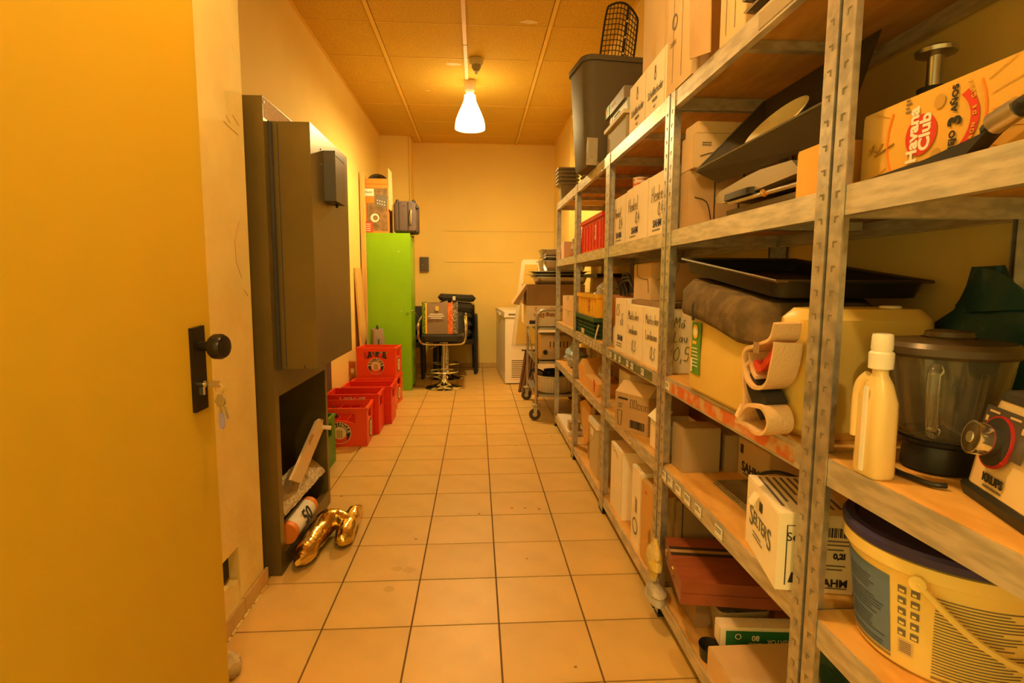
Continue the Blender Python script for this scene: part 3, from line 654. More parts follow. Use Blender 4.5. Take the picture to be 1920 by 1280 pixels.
# ------------------------------------------------------------------ bar stools, chairs, cushions by the back wall
def stool(label, x, y, seat=True):
    t = thing('bar_stool', label, 'stool', (x, y, 0), 0, 'bar stools by the back wall')
    b = MB(); b.lathe([(.205, 0), (.207, .008), (.19, .018), (.12, .034), (.06, .056), (.040, .085), (.030, .10)], seg=36); b.build('foot_plate', CHROME, t, True)
    b = MB(); b.cyl((0, 0, .09), (0, 0, .36), .028, seg=18); b.cyl((0, 0, .36), (0, 0, .51), .019, seg=18); b.build('column', CHROME, t, True)
    b = MB(); b.tube([(.155*math.cos(a*PI/14), -.06+.13*math.sin(a*PI/14), .195) for a in range(28)], .009, 8, True); b.box(-.02, .02, -.19, -.03, .187, .203); b.build('footrest', CHROME, t, True)
    b = MB(); b.sect([(0, .02, .53, .42, .40, .08), (0, .02, .545, .46, .44, .08), (0, .02, .595, .46, .44, .08), (0, .02, .61, .42, .40, .08)]); b.build('seat', BLACK, t, True)
    b = MB(); b.sect([(0, .20, .58, .44, .05, .024), (0, .215, .70, .44, .05, .024), (0, .23, .80, .40, .045, .02)]); b.build('backrest', BLACK, t, True)
    L = smoothpath([(-.235, .21, .80), (-.245, .05, .78), (-.25, -.20, .74), (-.250, -.215, .66), (-.245, -.215, .57), (-.20, -.215, .518), (0, -.215, .510), (.20, -.215, .518), (.245, -.215, .57), (.250, -.215, .68), (.24, -.16, .79), (.235, .02, .80), (.235, .21, .80)], 5)
    b = MB(); b.tube(L, .011, 8); b.build('arm_frame', CHROME, t, True)
    b = MB(); b.tube([(-.02, -.02, .515), (-.10, -.10, .47), (-.135, -.14, .455)], .005, 6); b.build('lift_lever', CHROME, t, True)
    return t
stool('front chrome bar stool with black seat carrying a shopping bag', -.366, 6.17)
stool('rear chrome bar stool behind the one with the shopping bag', -.37, 6.805)
t = thing('shopping_bag', 'brown shopping bag with orange and speckled stripes on the bar stool', 'bag', (-.418, 6.10, .614), .06)
BAGM = mat('bag_brown', (.22, .15, .09), .35, bump=.3, bscale=22); SPK = mat('bag_speckle', (.04, .035, .03), .4, col2=(.62, .55, .45), scale=130, lo=.52, hi=.58, detail=1)
BOR = mat('bag_orange', (.75, .20, .03), .4, col2=(.50, .09, .02), scale=40); BGR = mat('bag_green', (.35, .48, .04), .45, col2=(.10, .14, .02), scale=60, lo=.48, hi=.52)
b = MB()
for m_, (x0, x1) in enumerate(((-.13, .105), (.105, .155), (.155, .215))):
    b.m = m_; b.surf(lambda u, v: (x0+(x1-x0)*u, -.055-.012*math.sin(u*PI)*math.sin(v*PI)+.05*v+(.07 if m_ == 2 else 0)*u, v*(.345-.02*math.sin(u*4))), 6, 8)
b.build('front_face', [BAGM, BOR, SPK], t, True)
b = MB(); b.surf(lambda u, v: (-.13-.045*math.sin(u*PI), -.055+.12*u+.05*v*(1-u), v*.34), 6, 6); b.build('left_gusset', BGR, t, True)
b = MB(); b.surf(lambda u, v: (.215-.02*math.sin(u*PI), .065+.02*u, v*.32), 4, 6); b.surf(lambda u, v: (-.13+.34*u, .085, v*.335), 6, 6); b.surf(lambda u, v: (-.13+.34*u, -.055+.14*v, .002), 6, 3); b.build('back_face', BAGM, t, True)
label_rect('bag_emblem', mat('emblem_gold', (.55, .42, .08), .5), t, (-.01, -.045, .275), (1, 0, 0), (0, .14, .99), .035, .05)
for k_ in range(3): label_rect('bag_print', PAPER, t, (-.02, -.062+.008*k_*.2-.001, .215-.022*k_), (1, 0, 0), (0, .14, .99), (.14, .17, .12)[k_], .008, .003)
label_rect('bag_edge_stripe', YELLOW, t, (-.128, -.040, .17), (1, 0, 0), (0, .14, .99), .016, .33, .004)
WICK = mat('black_wicker', (.022, .02, .018), .55, bump=.6, bscale=90)
def wicker_chair(label, x, y, rz):
    t = thing('wicker_armchair', label, 'chair', (x, y, 0), rz, 'wicker armchairs by the back wall')
    for (a, c) in ((-.25, -.25), (.25, -.25), (-.23, .25), (.23, .25)):
        b = MB(); b.cyl((a, c, 0), (a*.98, c*.96, .42), .018, .024, seg=10); b.build('leg', WICK, t)
    b = MB(); b.sect([(0, 0, .385, .50, .50, .03), (0, 0, .445, .52, .52, .04)]); b.build('seat', WICK, t, True)
    for s in (-1, 1):
        b = MB(); b.sect([(s*.262, 0, .44, .030, .50, .012), (s*.262, 0, .72, .030, .48, .012)]); sp = b.build('side_panel', WICK, t, True)
        b = MB()
        for k in range(13): b.box(s*.262-.019, s*.262+.019, -.25, .25, .45+k*.021, .459+k*.021)
        for k in range(10): b.box(s*.262-.018, s*.262+.018, -.24+k*.053, -.225+k*.053, .44, .72)
        b.build('weave', WICK, sp)['kind'] = 'stuff'
        b = MB(); b.tube(smoothpath([(s*.262, -.26, .024), (s*.262, -.262, .5), (s*.262, -.25, .70), (s*.262, -.18, .735), (s*.262, .22, .73)], 4), .02, 8); b.build('arm_rail', WICK, t, True)
    b = MB(); b.sect([(0, .25, .44, .50, .035, .014), (0, .29, .86, .47, .03, .014)]); b.build('backrest', WICK, t, True)
    return t
wicker_chair('black woven armchair with a pile of cushions on its seat', -.27, 7.342, 0)
wicker_chair('black woven chair half hidden between green locker and column', -.905, 6.98, 0)
def cushion(label, x, y, z, w, d, h, rz, seed, group='black seat cushions stacked on the armchair'):
    t = thing('seat_cushion', label, 'cushion', (x, y, z), rz, group)
    b = MB(); b.sect([(0, 0, .004, w*.9, d*.9, .05), (0, 0, h*.4, w, d, .06), (0, 0, h*.6, w, d, .06), (0, 0, h, w*.88, d*.88, .05)])
    for v in b.bm.verts: v.co.z += .012*math.sin(v.co.x*9+seed)
    b.build('cushion_body', FABRIC, t, True)
    b = MB(); b.tube([(w*.5*cx, d*.5*cy, h*.5+.012*math.sin(w*.5*cx*9+seed)) for cx, cy in ((-.9, -1), (.9, -1), (1, -.9), (1, .9), (.9, 1), (-.9, 1), (-1, .9), (-1, -.9))], .006, 6, True); b.build('piping', BLACKM, t, True)
    return t
names = ('lowest', 'second', 'third', 'fourth', 'topmost')
zz = .462
for k in range(5):
    h = (.10, .10, .095, .11, .085)[k]
    c_ = cushion(names[k]+' black cushion of the pile on the woven armchair', -.27+(.0, .0, -.003, .0, .01)[k], 7.313, zz, (.40, .42, .41, .44, .47)[k], .44, h, (.04, -.03, .02, 0, .06)[k], k); zz += h+.014
b = MB(); b.box(-.055, -.02, -.236, -.228, .02, .07); b.build('care_label', WHITE, c_)
for k in range(2): cushion(('lower', 'upper')[k]+' dark cushion on the half hidden woven chair', -.90, 6.96, .455+k*.105, .42, .42, .09, 0, k+3, 'cushions on the hidden chair')
t = thing('wall_speaker', 'small flat black box on the back wall beside the green locker', 'box', (-.70, 7.31, 1.40))
b = MB(); b.sect([(0, -.03, -.095, .118, .04, .012), (0, -.03, .095, .118, .04, .012)]); b.build('speaker_case', mat('speaker_dark', (.10, .08, .06), .5), t, True, 0)
t.location = (-.70, 7.66, 1.405); b = MB(); b.cyl((-.02, -.0505, -.01), (-.02, -.053, -.01), .006, seg=10); b.build('speaker_knob', STEEL, t)
bx('wall_plate', BLACK, t, -.04, .04, -.0098, -.0005, -.05, .05)
b = MB(); b.lathe([(.005, 0), (.06, .01), (.075, .045), (.06, .085), (.01, .1)], seg=20, sy=.8); o = b.build('black_hat', BLACKM, None, True); o.location = (-.765, 7.25, 1.19); bpy.data.objects.remove(o)

# ------------------------------------------------------------------ chest freezer
t = thing('chest_freezer', 'white chest freezer against the right wall in the far corner', 'freezer', (.325, 6.355, 0), math.radians(3))
b = MB(); b.box(0, .62, 0, 1.17, .012, .765); b.build('body', WHITE, t, bev=.01, seg=3)
b = MB(); b.box(-.012, .632, -.012, 1.18, .773, .835); b.build('lid', WHITE, t, bev=.015, seg=3)
bx('lid_gasket', mat('gasket_grey', (.35, .32, .28), .7), t, .006, .61, .006, 1.16, .764, .774)
bx('handle', WHITEP, t, -.030, -.012, .45, .75, .775, .80, .005)
v_ = bx('vent_grille', WHITEP, t, .06, .36, -.006, 0, .06, .30, .002)
for k in range(9): bx('grille_slot', mat('grille_shadow', (.16, .12, .08), .8), v_, .075, .345, -.0072, -.006, .078+.024*k, .088+.024*k)
bx('control_strip', INKG, t, .035, .12, -.0126, -.012, .797, .815) 
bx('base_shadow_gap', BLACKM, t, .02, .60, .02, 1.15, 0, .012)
# white lid leaning between freezer and trolley
t = thing('folded_stand', 'folded dark brown stand leaning between freezer and trolley', 'stand', (.50, 5.80, 0))
for k in range(4):
    b = MB(); b.tube([(-.05+.035*k, -.02*k, .018), (.02+.03*k, .0, .46)], .017, 8); b.build('stand_leg', mat('stand_brown', (.16, .085, .05), .6), t, True)
bx('stand_top', WOODD, t, -.03, .16, -.03, .03, .46, .475)
t = thing('white_cover', 'white rounded plastic lid standing upright behind the trolley', 'lid', (.50, 5.80, .476), 0)
b = MB(); b.prism([(-.135, .03), (-.12, .005), (-.09, 0), (.10, 0), (.15, .03), (.15, .90), (.13, .93), (-.02, .93), (-.035, .91)], -.03, .015, 'y'); b.bevel(.008, 2); b.build('cover_shell', WHITEP, t, True)
b = MB(); b.prism([(-.10, .06), (.12, .06), (.12, .88), (-.005, .88)], -.036, -.0305, 'y'); b.bevel(.003, 1); b.build('cover_inset', CANIS, t)

# ------------------------------------------------------------------ serving trolley with its load
TY, TX = 4.68, .505
t = thing('serving_trolley', 'steel tube serving trolley on castors behind the last shelf rack', 'trolley', (0, 0, 0))
tw, tl = .46, .82
b = MB(); b.tube(smoothpath([(TX, TY, .135), (TX, TY, .5), (TX, TY, .86), (TX+.02, TY, .92), (TX+.07, TY, .945), (TX+.23, TY, .945), (TX+tw-.07, TY, .945), (TX+tw-.02, TY, .92), (TX+tw, TY, .86), (TX+tw, TY, .5), (TX+tw, TY, .135)], 4), .0125, 10); b.build('end_frame', STEELT, t, True)
b = MB(); b.tube(smoothpath([(TX, TY+tl, .135), (TX, TY+tl, .5), (TX, TY+tl, .80), (TX+.03, TY+tl, .83), (TX+.23, TY+tl, .835), (TX+tw-.03, TY+tl, .83), (TX+tw, TY+tl, .80), (TX+tw, TY+tl, .135)], 4), .0125, 10); b.build('end_frame', STEELT, t, True)
for z in (.195, .485, .775):
    b = MB(); b.box(TX+.014, TX+tw-.014, TY+.014, TY+tl-.014, z, z+.006); b.box(TX+.014, TX+.022, TY+.014, TY+tl-.014, z+.006, z+.022); b.box(TX+.014, TX+tw-.014, TY+.014, TY+.022, z+.006, z+.022); b.box(TX-.004, TX+.014, TY, TY+tl, z-.004, z+.010); b.build('tray_shelf', STEELT, t)
b = MB(); b.tube([(TX, TY+tl, .72), (TX+.015, TY+.45, .50)], .006, 6); b.build('brace', STEELT, t)
TYR = mat('castor_rubber', (.07, .06, .05), .7)
for (x, y) in ((TX, TY), (TX, TY+tl), (TX+tw, TY), (TX+tw, TY+tl)):
    b = MB(); b.lathe([(.014, .0), (.036, .004), (.040, .012), (.034, .020), (.014, .024)], (x, y, .120), 18); b.build('bumper', mat('bumper_beige', (.45, .36, .22), .6), t, True)
    for s in (-1, 1):
        b = MB(); b.prism([(x-.022, .118), (x+.014, .118), (x+.004, .042), (x-.020, .042)], y+s*.014-.002, y+s*.014+.002, 'y'); b.build('castor_fork', STEELT, t)
    cx = x-.010
    b = MB(); b.skin([b.ring((cx, y+yy, .0505), (0, 1, 0), r, 24) for yy, r in ((-.0115, .026), (-.011, .046), (-.006, .050), (.006, .050), (.011, .046), (.0115, .026))]); w_ = b.build('castor_wheel', TYR, t, True)
    b = MB(); b.skin([b.ring((cx, y+yy, .0505), (0, 1, 0), .020, 16) for yy in (-.0125, .0125)]); b.build('wheel_hub', STEELT, w_, True)
t = thing('detergent_carton', 'brown and white carton printed upside down on the trolley', 'carton', (TX-.075, TY+.10, .7985))
bw, bd, bh = .50, .56, .36
b = MB(); b.m = 0; b.box(0, bw, 0, bd, 0, .178); b.m = 1; b.box(0, bw, 0, bd, .178, bh); b.build('carton_body', [CARDW, CARDD], t)
b = MB(); b.prism([(0, 0), (-.115, -.17), (-.06, -.18), (.012, -.01)], 0, .30, 'y'); f_ = b.build('carton_flap', CARD, t); f_.location = (-.002, .05, bh)
text('C         2', .045, mat('print_rust', (.45, .12, .04), .7), t, (.15, -.001, .150), (-1, 0, 0), (0, 0, -1)); text('ting Dish', .05, mat('print_rust', (.45, .12, .04), .7), t, (.15, -.001, .095), (-1, 0, 0), (0, 0, -1), bold=.0012)
label_rect('blue_stamp', INKB, t, (.05, -.0005, .035), (1, 0, 0), (0, 0, 1), .055, .03); label_rect('blue_stamp', ORANGE, t, (.05, -.001, .052), (1, 0, 0), (.0, 0, 1), .055, .006)
def gn_pan(label, x, y, z, w, d, h, rz):
    t = thing('steel_pan', label, 'pan', (x, y, z), rz, 'steel pans stacked on the trolley carton')
    b = MB(); b.sect([(0, 0, 0, w*.86, d*.86, .04), (0, 0, .01, w*.9, d*.9, .04), (0, 0, h-.004, w*.97, d*.97, .045), (0, 0, h-.004, w*1.06, d*1.06, .03), (0, 0, h, w*1.06, d*1.06, .03), (0, 0, h, w*.95, d*.95, .045), (0, 0, .014, w*.88, d*.88, .04)]); b.build('pan_body', STEEL, t, True)
    return t
z0 = .7985+bh+.001
for k, (h, w, d, dx, nm) in enumerate(((.062, .46, .36, .03, 'lowest deep'), (.022, .50, .38, .01, 'shallow wide'), (.025, .49, .38, .02, 'second shallow wide'), (.090, .40, .34, .05, 'deep middle'), (.035, .36, .33, .05, 'flat upper'), (.060, .38, .33, .045, 'topmost'))):
    p_ = gn_pan(nm+' steel catering pan of the stack on the trolley', TX+.20+dx, TY+.30, z0, w, d, h, (0, .03, -.02, .02, -.03, .02)[k]); z0 += h+.001
t = thing('toaster', 'cream toaster oven on the middle tray of the trolley', 'toaster', (TX+.19, TY+.28, .492))
b = MB(); b.sect([(0, 0, .012, .30, .30, .02), (0, 0, .19, .30, .30, .02), (0, 0, .225, .27, .28, .06)]); b.build('toaster_body', mat('toaster_cream', (.66, .48, .24), .45), t, True)
for k in range(6): bx('vent_slit', SLOT, t, -.06+k*.03, -.052+k*.03, -.1515, -.149, .12, .17)
bx('toaster_foot', BLACK, t, -.13, .13, -.13, .13, 0, .012); b = MB(); b.lathe([(.02, 0), (.02, .02)], (0, 0, 0), 12); k_ = b.build('dial', BLACK, t); k_.location = (-.10, -.152, .08); k_.rotation_euler = (PI/2, 0, 0)
t = thing('plastic_basket', 'pale ribbed plastic basket full of cables on the lowest trolley tray', 'basket', (TX+.19, TY+.26, .203))
b = MB(); b.lathe([(.15, .0), (.16, .01), (.175, .14), (.185, .145), (.185, .155), (.170, .155), (.150, .012)], seg=36); b.build('basket_body', mat('basket_clear', (.72, .66, .52), .35), t, True)
b = MB()
for k in range(36):
    a = 2*PI*k/36; b.tube([(.163*math.cos(a), .163*math.sin(a), .015), (.178*math.cos(a), .178*math.sin(a), .138)], .003, 5)
b.build('basket_rib', WHITEP, t)['kind'] = 'stuff'
rnd = random.Random(5); b = MB()
for k in range(9):
    P_ = [(rnd.uniform(-.10, .10), rnd.uniform(-.10, .10), rnd.uniform(.12, .20)) for _ in range(6)]; b.tube(smoothpath(P_, 5), .006, 6)
b.tube(smoothpath([(-.08, -.05, .17), (-.16, -.06, .205), (-.210, -.05, .195), (-.225, -.05, .14)], 5), .009, 8)
cb = tag(b.build('cable_tangle', BLACK, None, True), 'tangle of black cables heaped in the ribbed basket', 'cables'); cb.location = t.location
t = thing('wire_rack', 'dark wire rack lying beside the basket on the lowest trolley tray', 'rack', (TX+.23, TY+.60, .203))
b = MB()
for k in range(10): b.tube([(-.18+.04*k, -.13, .02), (-.18+.04*k, .13, .10)], .004, 5)
b.build('rack_wires', STEELT, t)['kind'] = 'stuff'; b = MB(); b.tube([(-.19, -.13, .012), (.19, -.13, .012), (.19, .13, .10), (-.19, .13, .10)], .008, 6, True); b.build('rack_frame', BLACKM, t)
# ------------------------------------------------------------------ galvanised shelf racks along the right wall
TIER = (.09, .55, .865, 1.355, 1.80); SW, SD, SX = .872, .40, .640
def lprofile(sx, sy):
    b = MB(); k = .002; f = .036
    b.prism([(0, 0), (0, sy*f), (sx*k, sy*f), (sx*k, sy*k), (sx*f, sy*k), (sx*f, 0)], .004, 1.80, 'z'); return b
def slots(sx, sy):
    b = MB()
    for k in range(39):
        z = .06+.044*k; u = .013
        for (w_, h_, q) in ((.011, .0025, .009), (.003, .010, 0)):
            b.box(-.0008*sx if sx > 0 else 0, .0 if sx > 0 else .0008, min(sy*u, sy*(u+w_)), max(sy*u, sy*(u+w_)), z+q, z+q+h_)
            b.box(min(sx*u, sx*(u+w_)), max(sx*u, sx*(u+w_)), -.0008 if sy > 0 else 0, 0 if sy > 0 else .0008, z+q, z+q+h_)
    return b
def shelf_rack(label, y0):
    t = thing('shelf_rack', label, 'shelf', (SX, y0, 0), 0, 'galvanised shelf racks along the right wall')
    for (px, py, sx, sy) in ((0, 0, 1, 1), (0, SW, 1, -1), (SD, 0, -1, 1), (SD, SW, -1, -1)):
        p = lprofile(sx, sy).build('post', GALV, t); p.location = (px, py, 0)
        s_ = slots(sx, sy).build('slot_row', SLOTP, p); s_['kind'] = 'stuff'
        b = MB(); b.box(min(0, sx*.040)-.001, max(0, sx*.040)+.001, min(0, sy*.040)-.001, max(0, sy*.040)+.001, 0, .012); b.build('foot_cap', BLACK, p)
    for z in TIER:
        b = MB(); x0 = .003
        b.prism([(x0, z-.052), (x0+.020, z-.052), (x0+.020, z-.0495), (x0+.003, z-.0495), (x0+.003, z-.015), (x0+.012, z-.0145), (x0+.012, z-.0128), (x0+.003, z-.0128), (x0+.003, z-.001), (x0, z-.001)], .003, SW-.003, 'y'); b.build('front_beam', GALVD, t)
        b = MB(); b.prism([(SD-.003, z-.052), (SD-.018, z-.052), (SD-.018, z-.0495), (SD-.006, z-.0495), (SD-.006, z-.001), (SD-.003, z-.001)], .003, SW-.003, 'y'); b.build('rear_beam', GALVD, t)
        for yy in (.0025, SW-.0055):
            bx('side_beam', GALVD, t, .024, SD-.020, yy, yy+.003, z-.052, z-.0125)
        bx('under_bar', GALVD, t, .030, SD-.03, SW*.5-.012, SW*.5+.012, z-.035, z-.0125)
        b = MB(); b.box(.0062, SD-.0062, .0062, SW-.0062, z-.012, z); b.build('shelf_board', BOARD, t)
    return t
RY = (.122, 1.004, 1.890, 2.765, 3.640)
RL = ('shelf rack nearest the viewer, cut off by the right picture edge', 'second shelf rack from the viewer, with orange taped middle beam', 'third shelf rack from the viewer, holding the handwritten white cartons',
      'fourth shelf rack from the viewer, with the yellow crate on its middle shelf', 'last and farthest shelf rack, beside the trolley')
R0 = shelf_rack(RL[0], RY[0]); racks = [R0]
for k in range(1, 5):
    r = copy_tree(R0); r.location.y = RY[k]; r['label'] = RL[k]; racks.append(r)
# tape and price stickers stuck on single beams
TAPER = mat('worn_orange_tape', (.62, .16, .05), .55, col2=(.60, .42, .22), scale=18, lo=.46, hi=.60); TAPEG = mat('dark_green_tape', (.10, .13, .07), .5, col2=(.20, .22, .12), scale=22)
def beam_strip(r, z, y0, y1, m, h=.034, name='beam_tape'): bx(name, m, r, .0014, .0028, y0, y1, z-.045, z-.045+h)
def beam_labels(r, z, ys, wd=.034, h=.026):
    for k, y in enumerate(ys):
        o = bx('price_label', PAPER, r, .0002, .0013, y, y+wd, z-.041, z-.041+h)
        lines_print(o, INKG, (-.0001, y+wd-.004, z-.041+h-.008), (0, -1, 0), (0, 0, 1), wd-.008, 2, .007, .0025, k)
beam_strip(racks[1], .865, .06, .80, TAPER); beam_labels(racks[1], .865, (.80,), .036)
beam_strip(racks[2], .865, .10, .76, TAPEG); beam_labels(racks[2], .865, (.20, .35, .42, .55, .63, .72))
beam_labels(racks[1], .55, (.36, .50, .585, .66, .735, .80), .045, .030)
beam_labels(racks[3], .865, (.08, .16, .23, .31, .40, .50, .58, .66)); beam_labels(racks[2], .55, (.34, .62)); beam_labels(racks[3], .55, (.25, .5))
beam_strip(racks[1], .0+1.80, .10, .30, mat('foil_tape', (.70, .64, .50), .25, .6), .036)
# ------------------------------------------------------------------ cartons and goods on the racks
UP = (0, 0, 1); AR = (0, -1, 0); NR = (1, 0, 0)               # lettering directions on the aisle face and the near face
def carton(label, x, y, z, w, d, h, m=CARDW, rz=0.0, tape=True, group=None, name='carton', seam='y', bev=.0025):
    """closed carton; local x runs into the shelf (0..w), y away from the viewer (0..d)"""
    t = thing(name, label, 'carton', (x, y, z), rz, group)
    b = MB(); b.box(0, w, 0, d, 0, h-.004); b.build('carton_body', m, t, bev=bev, seg=2)
    g = .0012
    if seam == 'y':
        bx('top_flap', m, t, .001, w/2-g, .001, d-.001, h-.0038, h); bx('top_flap', m, t, w/2+g, w-.001, .001, d-.001, h-.0038, h)
        if tape: bx('tape_strip', TAPE, t, w/2-.022, w/2+.022, .0, d, h+.0001, h+.0007)
    else:
        bx('top_flap', m, t, .001, w-.001, .001, d/2-g, h-.0038, h); bx('top_flap', m, t, .001, w-.001, d/2+g, d-.001, h-.0038, h)
        if tape:
            bx('tape_strip', TAPE, t, 0, w, d/2-.022, d/2+.022, h+.0001, h+.0007); bx('tape_strip', TAPE, t, -.0012, -.0004, d/2-.022, d/2+.022, h*.72, h)
    bx('edge_seam', CARDE, t, -.0006, 0, .003, .0048, .004, h-.006)
    return t
def aisle(t, d, u, v): return (-.0012, d-u, v)                # u from the far edge, v above the base
# --- rack 3 (Y 1.89-2.765) top shelf
z = 1.801; GS = 'white beer glass cartons on the top shelf'
for k, (y0, dd, lab) in enumerate(((2.212, .232, 'left of two white lettered glass cartons on the top shelf'), (1.988, .220, 'right of two white lettered glass cartons on the top shelf'), (1.932, .053, 'narrow white carton behind the tall brown carton on the top shelf'))):
    t = carton(lab, .655, y0, z, .30, dd, .198, CARDW, group=GS, seam='x', tape=False)
    if k == 2: continue
    text('Schöfferhofer', .040, INKG, t, aisle(t, dd, dd*.5, .080), AR, UP, wide=.80, shear=.15); text('WEIZEN', .016, INKG, t, aisle(t, dd, dd*.5, .050), AR, UP); text('0,5 l', .014, INKG, t, aisle(t, dd, dd*.5, .026), AR, UP)
    disc('crest_print', INKG, t, aisle(t, dd, dd*.5, .135), AR, UP, .016, .010, sx=.7); label_rect('crest_print', INKG, t, aisle(t, dd, dd*.5, .158), AR, UP, .012, .022)
t = carton('brown carton with tape lying on the white glass cartons', .662, 2.02, 2.0005, .30, .27, .34, CARDL, seam='x')
bx('side_tape', TAPE, t, -.0012, -.0004, .11, .15, .0, .085); bx('side_tape', TAPE, t, -.0012, -.0004, .10, .14, .27, .33)
t = thing('storage_box', 'clear plastic storage box with lid under the board games', 'box', (.655, 2.50, z))
for (a, c, e, f) in ((0, .26, 0, .003), (0, .26, .347, .35), (0, .003, .0035, .3465), (.257, .26, .0035, .3465)): bx('box_wall', CLEAR, t, a, c, e, f, .003, .115)
bx('box_bottom', CLEAR, t, 0, .26, 0, .35, 0, .0028); b = MB(); b.box(-.015, .275, -.012, .365, .1155, .132); b.build('box_lid', mat('cloudy_lid', (.62, .54, .38), .6, spec=.15), t, bev=.004)
bx('paper_inside', CARDL, t, .02, .20, .02, .20, .0035, .09)
GMB = mat('game_box_pale', (.45, .55, .58), .5); SUN = mat('game_sun', (.80, .50, .05), .5); GGR = mat('game_green', (.12, .42, .04), .5)
t = carton('flat pale blue board game with a sun, lying on the storage box', .66, 2.50, z+.1330, .24, .34, .052, GMB, name='board_game', tape=False)
disc('sun_print', SUN, t, aisle(t, .34, .045, .026), AR, UP, .021, sx=1.0); lines_print(t, INKG, aisle(t, .34, .10, .03), AR, UP, .16, 2, .012, .004, 3)
t = carton('flat dark board game with green end, topmost of the games', .648, 2.52, z+.1855, .24, .36, .055, mat('game_box_dark', (.20, .16, .13), .5), name='board_game', tape=False)
label_rect('green_end', GGR, t, aisle(t, .36, .045, .0275), AR, UP, .085, .052); disc('flower_print', ORANGE, t, (-.0022, .315, .0275), AR, UP, .017); disc('flower_print', SUN, t, (-.0030, .315, .0275), AR, UP, .008)
text('S Z A C', .024, PAPER, t, aisle(t, .36, .17, .030), AR, UP)
# --- rack 4 top shelf: bin with a mesh rest inside, rack 5: nested pots
BIN = mat('bin_grey', (.135, .115, .085), .6, spec=.2)
t = thing('waste_bin', 'large dark grey plastic waste bin on the top shelf', 'bin', (.735, 3.20, z), .12)
b = MB(); sec = [(0, 0, .0, .30, .25, .05), (0, 0, .02, .315, .265, .05), (0, 0, .27, .345, .29, .055), (0, 0, .54, .375, .315, .06)]
b.sect(sec, True, False); b.sect([(0, 0, .54, .367, .307, .056), (0, 0, .03, .307, .257, .046)], False, True); b.build('bin_body', BIN, t, True)
b = MB(); b.sect([(0, 0, .535, .395, .335, .065), (0, 0, .555, .400, .340, .065), (0, 0, .562, .392, .332, .062), (0, 0, .556, .365, .305, .055), (0, 0, .535, .365, .305, .055), (0, 0, .535, .395, .335, .065)], False, False); b.build('bin_rim', BIN, t, True)
label_rect('silver_tape', mat('silver_tape', (.60, .55, .46), .35, .3, bump=.6, bscale=40), t, (-.135, -.1395, .075), (1, 0, 0), (0, -.05, 1), .06, .14, .0015)
b = MB(); b.surf(lambda u, v: (-.165+.11*u, -.130+.02*v*math.sin(u*9), .004+.02*v), 6, 4); o = b.build('silver_tape', MATS['silver_tape'], t, True)
t = thing('mesh_tray', 'black wire mesh rest standing in the grey waste bin', 'rack', (.630, 3.195, z+.05), .10)
FW, FH = .205, .875
def mp(u, v): return (u*FW*(1-.10*v)+.02+.11*v*1.0-.02, .06-.03*math.sin(PI*u), v*FH-.10*v*max(0, u-.45))
b = MB(); b.tube(smoothpath([mp(0, .02), mp(0, .5), mp(.0, .92), mp(.12, .99), mp(.5, 1.0), mp(.9, .99), mp(1, .92), mp(1, .5), mp(1, .02)], 5), .006, 8); b.build('rim_wire', BLACK, t, True)
b = MB(); b.surf(lambda u, v: Vector(mp(.56+.09*u, v))+Vector((0, -.010, 0)), 2, 12); b.build('spine_strap', BLACKM, t)
b = MB()
for k in range(1, 10): b.tube([mp(k/10, v/16) for v in range(17)], .0026, 4)
for k in range(8, 31): b.tube([mp(u/8, k/31) for u in range(9)], .0026, 4)
b.build('mesh_wire', BLACK, t)['kind'] = 'stuff'
for k in range(4): 
    p = Vector(mp(.605, .60+.1*k)); disc('strap_hole', PAPER, t, p+Vector((0, -.0125, 0)), (1, 0, 0), UP, .006)
POT = mat('pot_grey', (.26, .21, .13), .55)
for (px, py, n, nm) in ((.70, 4.38, 5, 'front'), (.86, 4.19, 8, 'rear')):
    for k in range(n):
        zb = z + k*.028
        t = thing('square_pot', '%s grey pot of the %s nested stack on the farthest rack' % (('lowest', 'second lowest', 'third', 'fourth', 'fifth', 'sixth', 'seventh', 'eighth')[k] if k < n-1 else 'topmost', nm), 'pot', (px, py, zb), 0, 'nested pots, %s stack' % nm)
        b = MB(); b.sect([(0, 0, .001, .10, .11, .02), (0, 0, .115, .122, .132, .02), (0, 0, .116, .165, .175, .02), (0, 0, .127, .165, .175, .02), (0, 0, .127, .128, .138, .02), (0, 0, .0265, .104, .114, .02)], True, True); b.build('pot_wall', POT, t, True)
# --- rack 2 (Y 1.00-1.88) top shelf
KR = 'tall brown cartons on the top shelf'
t = carton('tall light brown carton with framed crest overhanging the top shelf end', .640, 1.700, z, .30, .228, .37, CARDL, group=KR, seam='x')
def framed(t, d, h):
    for (u, v, ww, hh) in ((d*.26, h*.5, .003, h*.86), (d*.60, h*.5, .003, h*.86)): label_rect('frame_line', INKG, t, aisle(t, d, u, v), AR, UP, ww*.5, hh)
    disc('crest_print', INKG, t, aisle(t, d, d*.30, h*.58), AR, UP, .024, .018); lines_print(t, INKG, aisle(t, d, d*.14, h*.42), AR, UP, .06, 2, .008, .002, 5)
framed(t, .228, .37)
b = MB(); b.prism([(0, 0), (.13, .03), (.15, .33), (.02, .36)], 0, .004, 'x'); f_ = b.build('loose_flap', CARD, t); f_.location = (-.012, -.155, .0); f_.rotation_euler = (0, 0, .05)
t = carton('second tall light brown carton right of the crested one', .655, 1.395, z, .30, .150, .37, CARDL, group=KR, seam='x'); framed(t, .15, .37)
BAK = mat('black_tray_steel', (.022, .02, .018), .35, .3)
